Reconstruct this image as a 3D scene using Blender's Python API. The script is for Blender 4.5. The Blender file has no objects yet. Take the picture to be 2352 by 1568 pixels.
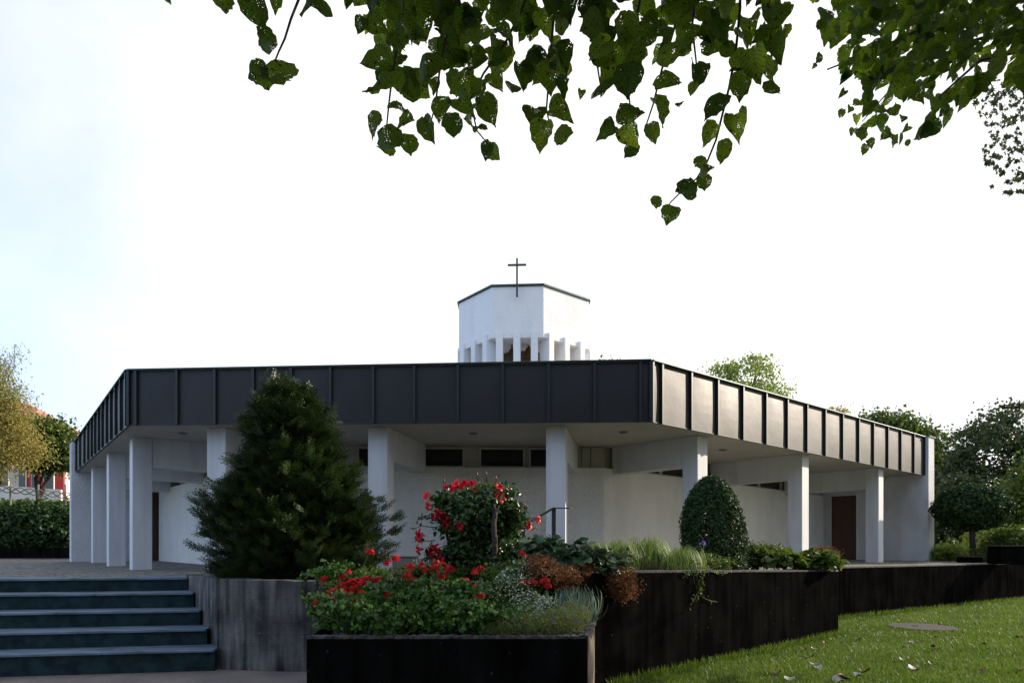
import bpy, bmesh, math, random
import numpy as np
from mathutils import Vector, Matrix

rng = np.random.default_rng(7)
random.seed(7)
scn = bpy.context.scene
COL = scn.collection
R = math.radians

# ------------------------------------------------------------------ camera, sky, sun, exposure
EYE = 1.6
cam_d = bpy.data.cameras.new("camera")
cam_d.lens = 1500 / 2352 * 36
cam_d.sensor_width = 36
cam_d.shift_y = (1250 - 784) / 2352
cam_d.clip_start = 0.05
cam_d.clip_end = 3000
cam = bpy.data.objects.new("camera", cam_d)
COL.objects.link(cam)
cam.location = (0, 0, EYE)
cam.rotation_euler = (R(90), 0, 0)
scn.camera = cam

SUN_AZ, SUN_EL = 19, 21          # degrees above +X, elevation
sun_dir = Vector((math.cos(R(SUN_AZ)) * math.cos(R(SUN_EL)), math.sin(R(SUN_AZ)) * math.cos(R(SUN_EL)), math.sin(R(SUN_EL))))
world = bpy.data.worlds.new("World")
scn.world = world
world.use_nodes = True
wt = world.node_tree
wn, wl = wt.nodes, wt.links
wn.clear()
wo = wn.new("ShaderNodeOutputWorld")
bg = wn.new("ShaderNodeBackground")
bg.inputs[1].default_value = 0.1
sky = wn.new("ShaderNodeTexSky")
sky.sky_type = 'NISHITA'
sky.sun_disc = False
sky.sun_elevation = R(SUN_EL)
sky.sun_rotation = R(90 - SUN_AZ)
sky.air_density = 1.0
sky.dust_density = 1.5
tc = wn.new("ShaderNodeTexCoord")
dot = wn.new("ShaderNodeVectorMath"); dot.operation = 'DOT_PRODUCT'
dot.inputs[1].default_value = (0.80, 0.58, 0.10)
nz = wn.new("ShaderNodeTexNoise"); nz.inputs['Scale'].default_value = 2.2; nz.inputs['Detail'].default_value = 7; nz.inputs['Roughness'].default_value = 0.55
mA = wn.new("ShaderNodeMath"); mA.operation = 'MULTIPLY_ADD'; mA.inputs[1].default_value = 0.55
mr = wn.new("ShaderNodeMapRange"); mr.interpolation_type = 'SMOOTHSTEP'
mr.inputs['From Min'].default_value = 0.10; mr.inputs['From Max'].default_value = 0.62; mr.inputs['To Min'].default_value = 0.38
mx = wn.new("ShaderNodeMix"); mx.data_type = 'RGBA'
cl = wn.new("ShaderNodeMix"); cl.data_type = 'RGBA'
cl.inputs[6].default_value = (7.9, 8.15, 8.5, 1); cl.inputs[7].default_value = (9.4, 9.4, 9.35, 1)
nz2 = wn.new("ShaderNodeTexNoise"); nz2.inputs['Scale'].default_value = 1.6; nz2.inputs['Detail'].default_value = 5
cm = wn.new("ShaderNodeMapRange"); cm.inputs['From Min'].default_value = .35; cm.inputs['From Max'].default_value = .6
wl.new(tc.outputs['Generated'], nz2.inputs['Vector']); wl.new(nz2.outputs[0], cm.inputs['Value']); wl.new(cm.outputs[0], cl.inputs[0]); wl.new(cl.outputs[2], mx.inputs[7])
skg = wn.new("ShaderNodeMix"); skg.data_type = 'RGBA'; skg.blend_type = 'MULTIPLY'; skg.inputs[0].default_value = 1
skg.inputs[7].default_value = (1.75, 2.2, 3.0, 1)
wl.new(tc.outputs['Generated'], dot.inputs[0]); wl.new(tc.outputs['Generated'], nz.inputs['Vector'])
wl.new(nz.outputs[0], mA.inputs[0]); wl.new(dot.outputs['Value'], mA.inputs[2])
wl.new(mA.outputs[0], mr.inputs['Value']); wl.new(mr.outputs[0], mx.inputs[0])
wl.new(sky.outputs[0], skg.inputs[6]); wl.new(skg.outputs[2], mx.inputs[6])
wl.new(mx.outputs[2], bg.inputs[0]); wl.new(bg.outputs[0], wo.inputs[0])

sd = bpy.data.lights.new("sun", 'SUN'); sd.energy = 5.0; sd.angle = R(0.5); sd.color = (1.0, 0.87, 0.70)
so = bpy.data.objects.new("sun", sd); COL.objects.link(so)
so.rotation_euler = sun_dir.to_track_quat('Z', 'Y').to_euler()
scn.view_settings.view_transform = 'Standard'
scn.view_settings.look = 'None'
scn.view_settings.exposure = 0.44
scn.cycles.max_bounces = 8
scn.cycles.transparent_max_bounces = 12


def at(x, y, D):
    return Vector(((x - 1176) / 1500 * D, D, EYE + (1250 - y) / 1500 * D))

# ------------------------------------------------------------------ materials
def mat(name, col, col2=None, rough=0.7, metal=0.0, nscale=3.0, stretch=(1, 1, 1), detail=6, contrast=(0.35, 0.65),
        bump=0.0, bscale=60.0, bdist=0.01, spec=0.5, rnd=False, rough2=None, translucent=0.0, tcol=None, coat=0.0):
    m = bpy.data.materials.new(name)
    m.use_nodes = True
    n, l = m.node_tree.nodes, m.node_tree.links
    b = n["Principled BSDF"]
    b.inputs['Roughness'].default_value = rough
    b.inputs['Metallic'].default_value = metal
    b.inputs['Specular IOR Level'].default_value = spec
    c = (*col, 1)
    b.inputs['Base Color'].default_value = c
    colout = None
    tcn = n.new("ShaderNodeTexCoord")
    if col2 is not None:
        mix = n.new("ShaderNodeMix"); mix.data_type = 'RGBA'
        mix.inputs[6].default_value = c
        mix.inputs[7].default_value = (*col2, 1)
        if rnd:
            a = n.new("ShaderNodeAttribute"); a.attribute_name = 'rnd'
            l.new(a.outputs['Fac'], mix.inputs[0])
        else:
            mp = n.new("ShaderNodeMapping"); mp.inputs['Scale'].default_value = stretch
            no = n.new("ShaderNodeTexNoise"); no.inputs['Scale'].default_value = nscale; no.inputs['Detail'].default_value = detail
            mrr = n.new("ShaderNodeMapRange"); mrr.inputs['From Min'].default_value = contrast[0]; mrr.inputs['From Max'].default_value = contrast[1]
            l.new(tcn.outputs['Object'], mp.inputs[0]); l.new(mp.outputs[0], no.inputs['Vector']); l.new(no.outputs[0], mrr.inputs['Value'])
            l.new(mrr.outputs[0], mix.inputs[0])
            if rough2 is not None:
                m2 = n.new("ShaderNodeMapRange"); m2.inputs['To Min'].default_value = rough; m2.inputs['To Max'].default_value = rough2
                l.new(mrr.outputs[0], m2.inputs['Value']); l.new(m2.outputs[0], b.inputs['Roughness'])
        l.new(mix.outputs[2], b.inputs['Base Color'])
        colout = mix.outputs[2]
    if bump > 0:
        nb = n.new("ShaderNodeTexNoise"); nb.inputs['Scale'].default_value = bscale; nb.inputs['Detail'].default_value = 4
        bp = n.new("ShaderNodeBump"); bp.inputs['Strength'].default_value = bump; bp.inputs['Distance'].default_value = bdist
        l.new(tcn.outputs['Object'], nb.inputs['Vector']); l.new(nb.outputs[0], bp.inputs['Height']); l.new(bp.outputs[0], b.inputs['Normal'])
    if translucent > 0:
        t = n.new("ShaderNodeBsdfTranslucent")
        ms = n.new("ShaderNodeMixShader"); ms.inputs[0].default_value = translucent
        if tcol is not None:
            t.inputs[0].default_value = (*tcol, 1)
        elif colout is not None:
            l.new(colout, t.inputs[0])
        else:
            t.inputs[0].default_value = c
        l.new(b.outputs[0], ms.inputs[1]); l.new(t.outputs[0], ms.inputs[2])
        l.new(ms.outputs[0], n["Material Output"].inputs[0])
    return m


def leaf_mat(name, c1, c2, tr=0.35, rough=0.5, spec=0.4):
    return mat(name, c1, c2, rough=rough, rnd=True, translucent=tr, spec=spec)


def stucco(name, col, col2, strength=1.0, scale=26.0, dist=0.03):
    m = mat(name, col, col2, rough=0.9, nscale=2.6, stretch=(1, 1, .35), contrast=(0.4, 0.66), spec=0.2)
    n, l = m.node_tree.nodes, m.node_tree.links
    b = n["Principled BSDF"]; tcn = [x for x in n if x.type == 'TEX_COORD'][0]
    v = n.new("ShaderNodeTexVoronoi"); v.inputs['Scale'].default_value = scale
    v.feature = 'SMOOTH_F1'
    no = n.new("ShaderNodeTexNoise"); no.inputs['Scale'].default_value = scale * 1.6; no.inputs['Detail'].default_value = 5
    ad = n.new("ShaderNodeMath"); ad.operation = 'ADD'
    bp = n.new("ShaderNodeBump"); bp.inputs['Strength'].default_value = strength; bp.inputs['Distance'].default_value = dist
    l.new(tcn.outputs['Object'], v.inputs['Vector']); l.new(tcn.outputs['Object'], no.inputs['Vector'])
    l.new(v.outputs['Distance'], ad.inputs[0]); l.new(no.outputs[0], ad.inputs[1]); l.new(ad.outputs[0], bp.inputs['Height'])
    l.new(bp.outputs[0], b.inputs['Normal'])
    return m


def board_concrete(name, c_dark, c_light, bump=0.5, contrast=(0.42, 0.72), bright=(0.2, 0.2, 0.2)):
    """cast concrete: vertical run-off streaks, faint board lines, blotches, pitted"""
    m = bpy.data.materials.new(name); m.use_nodes = True
    n, l = m.node_tree.nodes, m.node_tree.links
    b = n["Principled BSDF"]; b.inputs['Roughness'].default_value = 0.85; b.inputs['Specular IOR Level'].default_value = 0.25
    tcn = n.new("ShaderNodeTexCoord")
    def noise(scale, st, det=6):
        mp = n.new("ShaderNodeMapping"); mp.inputs['Scale'].default_value = st
        no = n.new("ShaderNodeTexNoise"); no.inputs['Scale'].default_value = scale; no.inputs['Detail'].default_value = det
        l.new(tcn.outputs['Object'], mp.inputs[0]); l.new(mp.outputs[0], no.inputs['Vector'])
        return no.outputs[0]
    s1 = noise(9, (1, 1, 0.12)); s2 = noise(2.2, (1, 1, 1)); s3 = noise(30, (1, 1, 1))
    a = n.new("ShaderNodeMath"); a.operation = 'MULTIPLY_ADD'; a.inputs[1].default_value = 0.55
    l.new(s1, a.inputs[0])
    a2 = n.new("ShaderNodeMath"); a2.operation = 'MULTIPLY'; a2.inputs[1].default_value = 0.45
    l.new(s2, a2.inputs[0]); l.new(a2.outputs[0], a.inputs[2])
    mrr = n.new("ShaderNodeMapRange"); mrr.inputs['From Min'].default_value = contrast[0]; mrr.inputs['From Max'].default_value = contrast[1]
    l.new(a.outputs[0], mrr.inputs['Value'])
    mix = n.new("ShaderNodeMix"); mix.data_type = 'RGBA'
    mix.inputs[6].default_value = (*c_dark, 1); mix.inputs[7].default_value = (*c_light, 1)
    l.new(mrr.outputs[0], mix.inputs[0])
    # lichen flecks
    vr = n.new("ShaderNodeTexVoronoi"); vr.inputs['Scale'].default_value = 7
    l.new(tcn.outputs['Object'], vr.inputs['Vector'])
    fl = n.new("ShaderNodeMapRange"); fl.inputs['From Min'].default_value = 0.10; fl.inputs['From Max'].default_value = 0.06
    l.new(vr.outputs['Distance'], fl.inputs['Value'])
    mix2 = n.new("ShaderNodeMix"); mix2.data_type = 'RGBA'; mix2.inputs[7].default_value = (*bright, 1)
    ml = n.new("ShaderNodeMath"); ml.operation = 'MULTIPLY'
    l.new(fl.outputs[0], ml.inputs[0]); l.new(s3, ml.inputs[1])
    l.new(ml.outputs[0], mix2.inputs[0]); l.new(mix.outputs[2], mix2.inputs[6]); l.new(mix2.outputs[2], b.inputs['Base Color'])
    # board lines (horizontal formwork) + grain
    sx = n.new("ShaderNodeSeparateXYZ"); l.new(tcn.outputs['Object'], sx.inputs[0])
    fr = n.new("ShaderNodeMath"); fr.operation = 'PINGPONG'; fr.inputs[1].default_value = 0.075
    l.new(sx.outputs[2], fr.inputs[0])
    ln = n.new("ShaderNodeMapRange"); ln.inputs['From Min'].default_value = 0.0; ln.inputs['From Max'].default_value = 0.006
    l.new(fr.outputs[0], ln.inputs['Value'])
    sm = n.new("ShaderNodeMath"); sm.operation = 'MULTIPLY_ADD'; sm.inputs[1].default_value = 0.25
    l.new(ln.outputs[0], sm.inputs[0]); l.new(s3, sm.inputs[2])
    bp = n.new("ShaderNodeBump"); bp.inputs['Strength'].default_value = bump; bp.inputs['Distance'].default_value = 0.012
    l.new(sm.outputs[0], bp.inputs['Height']); l.new(bp.outputs[0], b.inputs['Normal'])
    return m


M = {}
M['stucco'] = stucco("white_stucco", (0.82, 0.795, 0.75), (0.75, 0.725, 0.69), 0.9, 24, 0.025)
M['stucco_rough'] = stucco("coarse_white_stucco", (0.68, 0.68, 0.69), (0.56, 0.56, 0.57), 0.6, 19, 0.02)
M['white'] = mat("white_paint", (0.66, 0.67, 0.70), (0.52, 0.53, 0.55), rough=0.6, nscale=5, stretch=(1, 1, .12), contrast=(.45, .8), bump=0.15, bscale=120)
M['tower_white'] = stucco("tower_render", (0.84, 0.84, 0.84), (0.78, 0.78, 0.79), 0.45, 26, 0.014)
M['soffit'] = mat("soffit_render", (0.54, 0.51, 0.46), (0.48, 0.45, 0.41), rough=0.85, nscale=2, bump=0.3, bscale=90)
M['cream'] = mat("cream_boards", (0.42, 0.39, 0.32), (0.35, 0.33, 0.27), rough=0.6, nscale=4, stretch=(1, 1, .2))
M['frame'] = mat("window_frame_paint", (0.62, 0.60, 0.53), (0.55, 0.53, 0.46), rough=0.5)
M['fascia'] = mat("dark_seamed_metal", (0.018, 0.016, 0.016), (0.010, 0.010, 0.011), rough=0.44, metal=0.0, spec=0.5, nscale=1.6, stretch=(1, 1, .5), rough2=0.55,
                  bump=0.10, bscale=2.2, bdist=0.05, contrast=(0.25, 0.75))
M['rib'] = mat("green_tinged_seam", (0.018, 0.026, 0.026), (0.02, 0.025, 0.025), rough=0.45, metal=0.2, nscale=5)
M['coping'] = mat("metal_coping", (0.05, 0.085, 0.082), (0.04, 0.055, 0.055), rough=0.4, metal=0.7, nscale=5)
M['roofing'] = mat("roof_gravel", (0.22, 0.21, 0.2), (0.15, 0.15, 0.15), rough=0.9, nscale=20)
M['door'] = mat("red_brown_door_wood", (0.11, 0.045, 0.03), (0.075, 0.03, 0.02), rough=0.55, nscale=6, stretch=(1, 1, .1))
M['dark_metal'] = mat("dark_iron", (0.045, 0.045, 0.05), (0.07, 0.065, 0.06), rough=0.5, metal=0.6, nscale=20)
M['bronze'] = mat("bell_bronze", (0.16, 0.09, 0.04), (0.10, 0.06, 0.03), rough=0.45, metal=0.8, nscale=10)
M['inner'] = mat("brown_bell_chamber", (0.16, 0.11, 0.075), (0.10, 0.07, 0.05), rough=0.8, nscale=3)
M['conc'] = board_concrete("weathered_grey_concrete", (0.020, 0.018, 0.017), (0.19, 0.18, 0.175), 0.9, (0.42, 0.66), (0.3, 0.3, 0.3))
M['conc_dark_shade'] = board_concrete("dark_concrete_with_shade", (0.0034, 0.0031, 0.0030), (0.0125, 0.0125, 0.0120), 0.3, (0.40, 0.82), (0.05, 0.05, 0.045))  # near-black base holds the walls' tree shade; streaks and lichen are the concrete's own
M['conc_dark_shade'].node_tree.nodes['Principled BSDF'].inputs['Specular IOR Level'].default_value = 0.0
M['conc_dark_shade'].node_tree.nodes['Principled BSDF'].inputs['IOR'].default_value = 1.02
M['coping_conc'] = mat("mossy_coping", (0.09, 0.082, 0.08), (0.03, 0.027, 0.027), rough=0.95, nscale=14, bump=1.0, bscale=45, bdist=0.03)
M['wood'] = mat("grey_brown_timber", (0.20, 0.16, 0.115), (0.10, 0.078, 0.06), rough=0.8, nscale=5, stretch=(.3, .3, 3), bump=0.6, bscale=30)
M['riser'] = mat("dark_green_riser", (0.006, 0.017, 0.020), (0.024, 0.048, 0.054), spec=0.15, rough=0.8, nscale=7, bump=0.3, bscale=50, contrast=(.35, .75))
M['tread'] = mat("blue_grey_tread", (0.14, 0.19, 0.255), (0.045, 0.085, 0.105), rough=0.6, nscale=4, stretch=(.5, 2, 1), bump=0.35, bscale=60)
M['asphalt'] = mat("asphalt", (0.21, 0.18, 0.155), (0.13, 0.112, 0.10), rough=0.9, nscale=1.5, bump=0.9, bscale=110, bdist=0.01)
M['soil'] = mat("soil", (0.022, 0.017, 0.013), (0.045, 0.034, 0.025), rough=1, nscale=25, bump=1, bscale=30, bdist=0.03)
M['earth'] = mat("far_ground", (0.045, 0.06, 0.02), (0.06, 0.07, 0.03), rough=1, nscale=.4)
M['lawn'] = mat("lawn_soil", (0.045, 0.065, 0.010), (0.07, 0.095, 0.014), rough=1, nscale=2.0, bump=0.8, bscale=90, bdist=.02)
M['bark'] = mat("bark", (0.07, 0.055, 0.042), (0.035, 0.028, 0.022), rough=0.95, nscale=8, stretch=(1, 1, .2), bump=1, bscale=25, bdist=.03)
M['stem'] = mat("green_stem", (0.13, 0.19, 0.06), (0.09, 0.13, 0.04), rough=0.6)
M['twig'] = mat("brown_twig", (0.06, 0.035, 0.03), (0.04, 0.025, 0.02), rough=0.8)
M['terra'] = mat("red_roof_tiles", (0.42, 0.19, 0.13), (0.32, 0.14, 0.10), rough=0.85, nscale=3)
M['housewall'] = mat("pale_house_wall", (0.72, 0.70, 0.66), (0.64, 0.62, 0.58), rough=0.9)
M['redpaint'] = mat("red_shutter_paint", (0.50, 0.045, 0.05), (0.42, 0.04, 0.045), rough=0.6)
M['railing'] = mat("weathered_railing", (0.26, 0.22, 0.16), (0.18, 0.15, 0.11), rough=0.7)
M['box'] = mat("grey_cabinet", (0.30, 0.31, 0.34), (0.26, 0.27, 0.30), rough=0.5)
M['cover'] = mat("manhole_concrete", (0.05, 0.04, 0.036), (0.026, 0.022, 0.02), rough=0.95, nscale=9, bump=.6, bscale=60)
M['petal_red'] = mat("scarlet_petal", (0.62, 0.008, 0.012), (0.42, 0.004, 0.010), rough=0.5, rnd=True, translucent=0.35, spec=.3)
M['petal_pink'] = mat("crimson_trumpet", (0.58, 0.006, 0.018), (0.40, 0.002, 0.010), rough=0.45, rnd=True, translucent=0.4, spec=.35)
M['throat'] = mat("yellow_throat", (0.6, 0.3, 0.2), rough=0.5)
M['bud'] = mat("dark_pink_bud", (0.25, 0.03, 0.05), (0.15, 0.02, 0.03), rough=0.5)
M['violet'] = mat("violet_petal", (0.20, 0.08, 0.50), (0.30, 0.15, 0.55), rough=0.6, rnd=True, translucent=.3)
M['petal_white'] = mat("white_bract", (0.72, 0.75, 0.68), (0.6, 0.66, 0.55), rough=0.6, rnd=True, translucent=.3)

glass = mat("dark_glass", (0.012, 0.011, 0.013), rough=0.06, spec=0.6); M['glass'] = glass

M['fascia'].node_tree.nodes['Principled BSDF'].inputs['IOR'].default_value = 1.46
# paving: small setts
m = mat("stone_setts", (0.15, 0.145, 0.135), rough=0.85)
n, l = m.node_tree.nodes, m.node_tree.links
tcn = [x for x in n if x.type == 'TEX_COORD'][0]
v = n.new("ShaderNodeTexVoronoi"); v.inputs['Scale'].default_value = 8; v.feature = 'DISTANCE_TO_EDGE'
vc = n.new("ShaderNodeTexVoronoi"); vc.inputs['Scale'].default_value = 8
l.new(tcn.outputs['Object'], v.inputs['Vector']); l.new(tcn.outputs['Object'], vc.inputs['Vector'])
r1 = n.new("ShaderNodeMapRange"); r1.inputs['From Max'].default_value = 0.09; l.new(v.outputs[0], r1.inputs['Value'])
sp = n.new("ShaderNodeSeparateColor"); l.new(vc.outputs['Color'], sp.inputs[0])
rr = n.new("ShaderNodeValToRGB"); rr.color_ramp.elements[0].color = (0.10, 0.10, 0.085, 1); rr.color_ramp.elements[1].color = (0.27, 0.255, 0.215, 1)
l.new(sp.outputs[0], rr.inputs[0])
mj = n.new("ShaderNodeMix"); mj.data_type = 'RGBA'; mj.inputs[6].default_value = (0.045, 0.045, 0.04, 1)
l.new(r1.outputs[0], mj.inputs[0]); l.new(rr.outputs[0], mj.inputs[7]); l.new(mj.outputs[2], n["Principled BSDF"].inputs['Base Color'])
bp = n.new("ShaderNodeBump"); bp.inputs['Strength'].default_value = .8; bp.inputs['Distance'].default_value = .02
l.new(r1.outputs[0], bp.inputs['Height']); l.new(bp.outputs[0], n["Principled BSDF"].inputs['Normal'])
M['setts'] = m

# close linden leaves: veins, brown blotches and insect holes laid out in each leaf's own UV
def linden_leaf_mat():
    m = leaf_mat("linden_leaf", (0.022, 0.058, 0.008), (0.095, 0.17, 0.022), 0.58, 0.5)
    n, l = m.node_tree.nodes, m.node_tree.links
    ms = [x for x in n if x.type == 'MIX_SHADER'][0]; b = n["Principled BSDF"]
    tl = [x for x in n if x.type == 'BSDF_TRANSLUCENT'][0]
    colmix = [x for x in n if x.type == 'MIX'][0]
    at_ = [x for x in n if x.type == 'ATTRIBUTE'][0]
    uv = n.new("ShaderNodeUVMap")
    off = n.new("ShaderNodeVectorMath"); off.operation = 'MULTIPLY_ADD'
    cmb = n.new("ShaderNodeCombineXYZ"); l.new(at_.outputs['Fac'], cmb.inputs[0]); l.new(at_.outputs['Fac'], cmb.inputs[1])
    l.new(cmb.outputs[0], off.inputs[0]); off.inputs[1].default_value = (37, 91, 0); l.new(uv.outputs[0], off.inputs[2])
    sepu = n.new("ShaderNodeSeparateXYZ"); l.new(uv.outputs[0], sepu.inputs[0])
    # side veins: lines y - .6|x|
    ab = n.new("ShaderNodeMath"); ab.operation = 'ABSOLUTE'; l.new(sepu.outputs[0], ab.inputs[0])
    vv = n.new("ShaderNodeMath"); vv.operation = 'MULTIPLY_ADD'; vv.inputs[1].default_value = -0.75
    l.new(ab.outputs[0], vv.inputs[0]); l.new(sepu.outputs[1], vv.inputs[2])
    pp = n.new("ShaderNodeMath"); pp.operation = 'PINGPONG'; pp.inputs[1].default_value = 0.065; l.new(vv.outputs[0], pp.inputs[0])
    mn = n.new("ShaderNodeMath"); mn.operation = 'MINIMUM'; l.new(pp.outputs[0], mn.inputs[0]); l.new(ab.outputs[0], mn.inputs[1])
    vein = n.new("ShaderNodeMapRange"); vein.inputs['From Min'].default_value = 0.004; vein.inputs['From Max'].default_value = 0.02
    vein.inputs['To Min'].default_value = 0.45; vein.inputs['To Max'].default_value = 1.0
    l.new(mn.outputs[0], vein.inputs['Value'])
    mv = n.new("ShaderNodeVectorMath"); mv.operation = 'SCALE'
    l.new(colmix.outputs[2], mv.inputs[0]); l.new(vein.outputs[0], mv.inputs['Scale'])
    # brown spots
    nb = n.new("ShaderNodeTexNoise"); nb.inputs['Scale'].default_value = 7.5; nb.inputs['Detail'].default_value = 2
    l.new(off.outputs[0], nb.inputs['Vector'])
    th = n.new("ShaderNodeMapRange"); th.inputs['From Min'].default_value = 0.60; th.inputs['From Max'].default_value = 0.64
    l.new(nb.outputs[0], th.inputs['Value'])
    bm = n.new("ShaderNodeMix"); bm.data_type = 'RGBA'; bm.inputs[7].default_value = (0.028, 0.012, 0.006, 1)
    l.new(th.outputs[0], bm.inputs[0]); l.new(mv.outputs[0], bm.inputs[6])
    l.new(bm.outputs[2], b.inputs['Base Color'])
    # transmitted light is yellower
    ty = n.new("ShaderNodeMix"); ty.data_type = 'RGBA'; ty.blend_type = 'MULTIPLY'; ty.inputs[0].default_value = 1; ty.inputs[7].default_value = (2.1, 1.75, 0.75, 1)
    l.new(bm.outputs[2], ty.inputs[6]); l.new(ty.outputs[2], tl.inputs[0])
    # holes
    vo = n.new("ShaderNodeTexVoronoi"); vo.inputs['Scale'].default_value = 11; vo.voronoi_dimensions = '2D'
    l.new(off.outputs[0], vo.inputs['Vector'])
    n2 = n.new("ShaderNodeTexNoise"); n2.inputs['Scale'].default_value = 2.2; l.new(off.outputs[0], n2.inputs['Vector'])
    rad = n.new("ShaderNodeMapRange"); rad.inputs['From Min'].default_value = 0.54; rad.inputs['From Max'].default_value = 0.74; rad.inputs['To Max'].default_value = 0.26
    l.new(n2.outputs[0], rad.inputs['Value'])
    lt = n.new("ShaderNodeMath"); lt.operation = 'LESS_THAN'; l.new(vo.outputs['Distance'], lt.inputs[0]); l.new(rad.outputs[0], lt.inputs[1])
    tr = n.new("ShaderNodeBsdfTransparent"); m3 = n.new("ShaderNodeMixShader")
    l.new(lt.outputs[0], m3.inputs[0]); l.new(ms.outputs[0], m3.inputs[1]); l.new(tr.outputs[0], m3.inputs[2])
    l.new(m3.outputs[0], n["Material Output"].inputs[0])
    return m

M['linden'] = linden_leaf_mat()
M['leaf_dark'] = leaf_mat("crown_dark", (0.032, 0.050, 0.014), (0.085, 0.11, 0.030), .35)
M['leaf_mid'] = leaf_mat("crown_mid", (0.05, 0.09, 0.012), (0.12, 0.17, 0.025), .4)
M['leaf_light'] = leaf_mat("crown_light", (0.17, 0.25, 0.04), (0.33, 0.40, 0.09), .5)
M['leaf_gold'] = leaf_mat("crown_gold", (0.26, 0.24, 0.05), (0.38, 0.31, 0.09), .5)
M['yew'] = leaf_mat("yew_needles", (0.008, 0.024, 0.009), (0.065, 0.105, 0.024), .2, .4, .5)
M['box_leaf'] = leaf_mat("box_leaves", (0.018, 0.044, 0.012), (0.05, 0.10, 0.025), .2, .5, .25)
M['geranium'] = leaf_mat("geranium_leaves", (0.016, 0.055, 0.007), (0.085, 0.20, 0.020), .35)
M['vine_leaf'] = leaf_mat("glossy_vine_leaves", (0.018, 0.050, 0.012), (0.06, 0.13, 0.025), .25, .3, .5)
M['bergenia'] = leaf_mat("broad_bluish_leaves", (0.035, 0.075, 0.035), (0.10, 0.16, 0.08), .25, .4)
M['grass_blade'] = leaf_mat("grass_blades", (0.08, 0.15, 0.02), (0.25, 0.34, 0.06), .4)
M['dry_blade'] = leaf_mat("dry_blades", (0.15, 0.10, 0.07), (0.25, 0.2, 0.15), .2)
M['iris_blade'] = leaf_mat("grey_green_blades", (0.08, 0.15, 0.10), (0.30, 0.40, 0.30), .25)
M['brown_head'] = leaf_mat("rust_brown_heads", (0.13, 0.05, 0.018), (0.32, 0.14, 0.045), .2, .8)
M['mat_leaf'] = leaf_mat("fine_olive_leaves", (0.14, 0.18, 0.04), (0.32, 0.36, 0.11), .35)
M['euph_leaf'] = leaf_mat("small_fresh_leaves", (0.06, 0.12, 0.03), (0.12, 0.2, 0.06), .3)
M['lawn_blade'] = leaf_mat("lawn_blades", (0.065, 0.125, 0.010), (0.18, 0.27, 0.030), .4)
M['dead_brown'] = mat("dead_leaf_brown", (0.16, 0.045, 0.025), (0.09, 0.03, 0.02), rough=.6, nscale=12)
M['dead_pale'] = mat("dead_leaf_pale_back", (0.55, 0.51, 0.49), (0.32, 0.26, 0.22), rough=.6, nscale=12)

# ------------------------------------------------------------------ object helpers
def tag(o, label=None, cat=None, group=None, kind=None):
    if label: o["label"] = label
    if cat: o["category"] = cat
    if group: o["group"] = group
    if kind: o["kind"] = kind
    return o


def empty(name, loc, label, cat, group=None, rz=0):
    o = bpy.data.objects.new(name, None)
    COL.objects.link(o); o.location = loc; o.rotation_euler = (0, 0, rz)
    o.empty_display_size = .1
    return tag(o, label, cat, group)


def link(name, me, material, parent=None, local=False):
    o = bpy.data.objects.new(name, me)
    if material is not None: me.materials.append(material)
    COL.objects.link(o)
    if parent is not None:
        o.parent = parent
        if not local:   # geometry given in world coordinates: cancel the chain's placement
            off = Vector((0, 0, 0)); p = parent
            while p is not None: off += p.location; p = p.parent
            me.transform(Matrix.Translation(-off))
    return o


def meshobj(name, V, F, material, parent=None, smooth=False, local=False):
    me = bpy.data.meshes.new(name)
    me.from_pydata([tuple(v) for v in V], [], F)
    if smooth:
        for p in me.polygons: p.use_smooth = True
    me.update()
    return link(name, me, material, parent, local)


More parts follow.
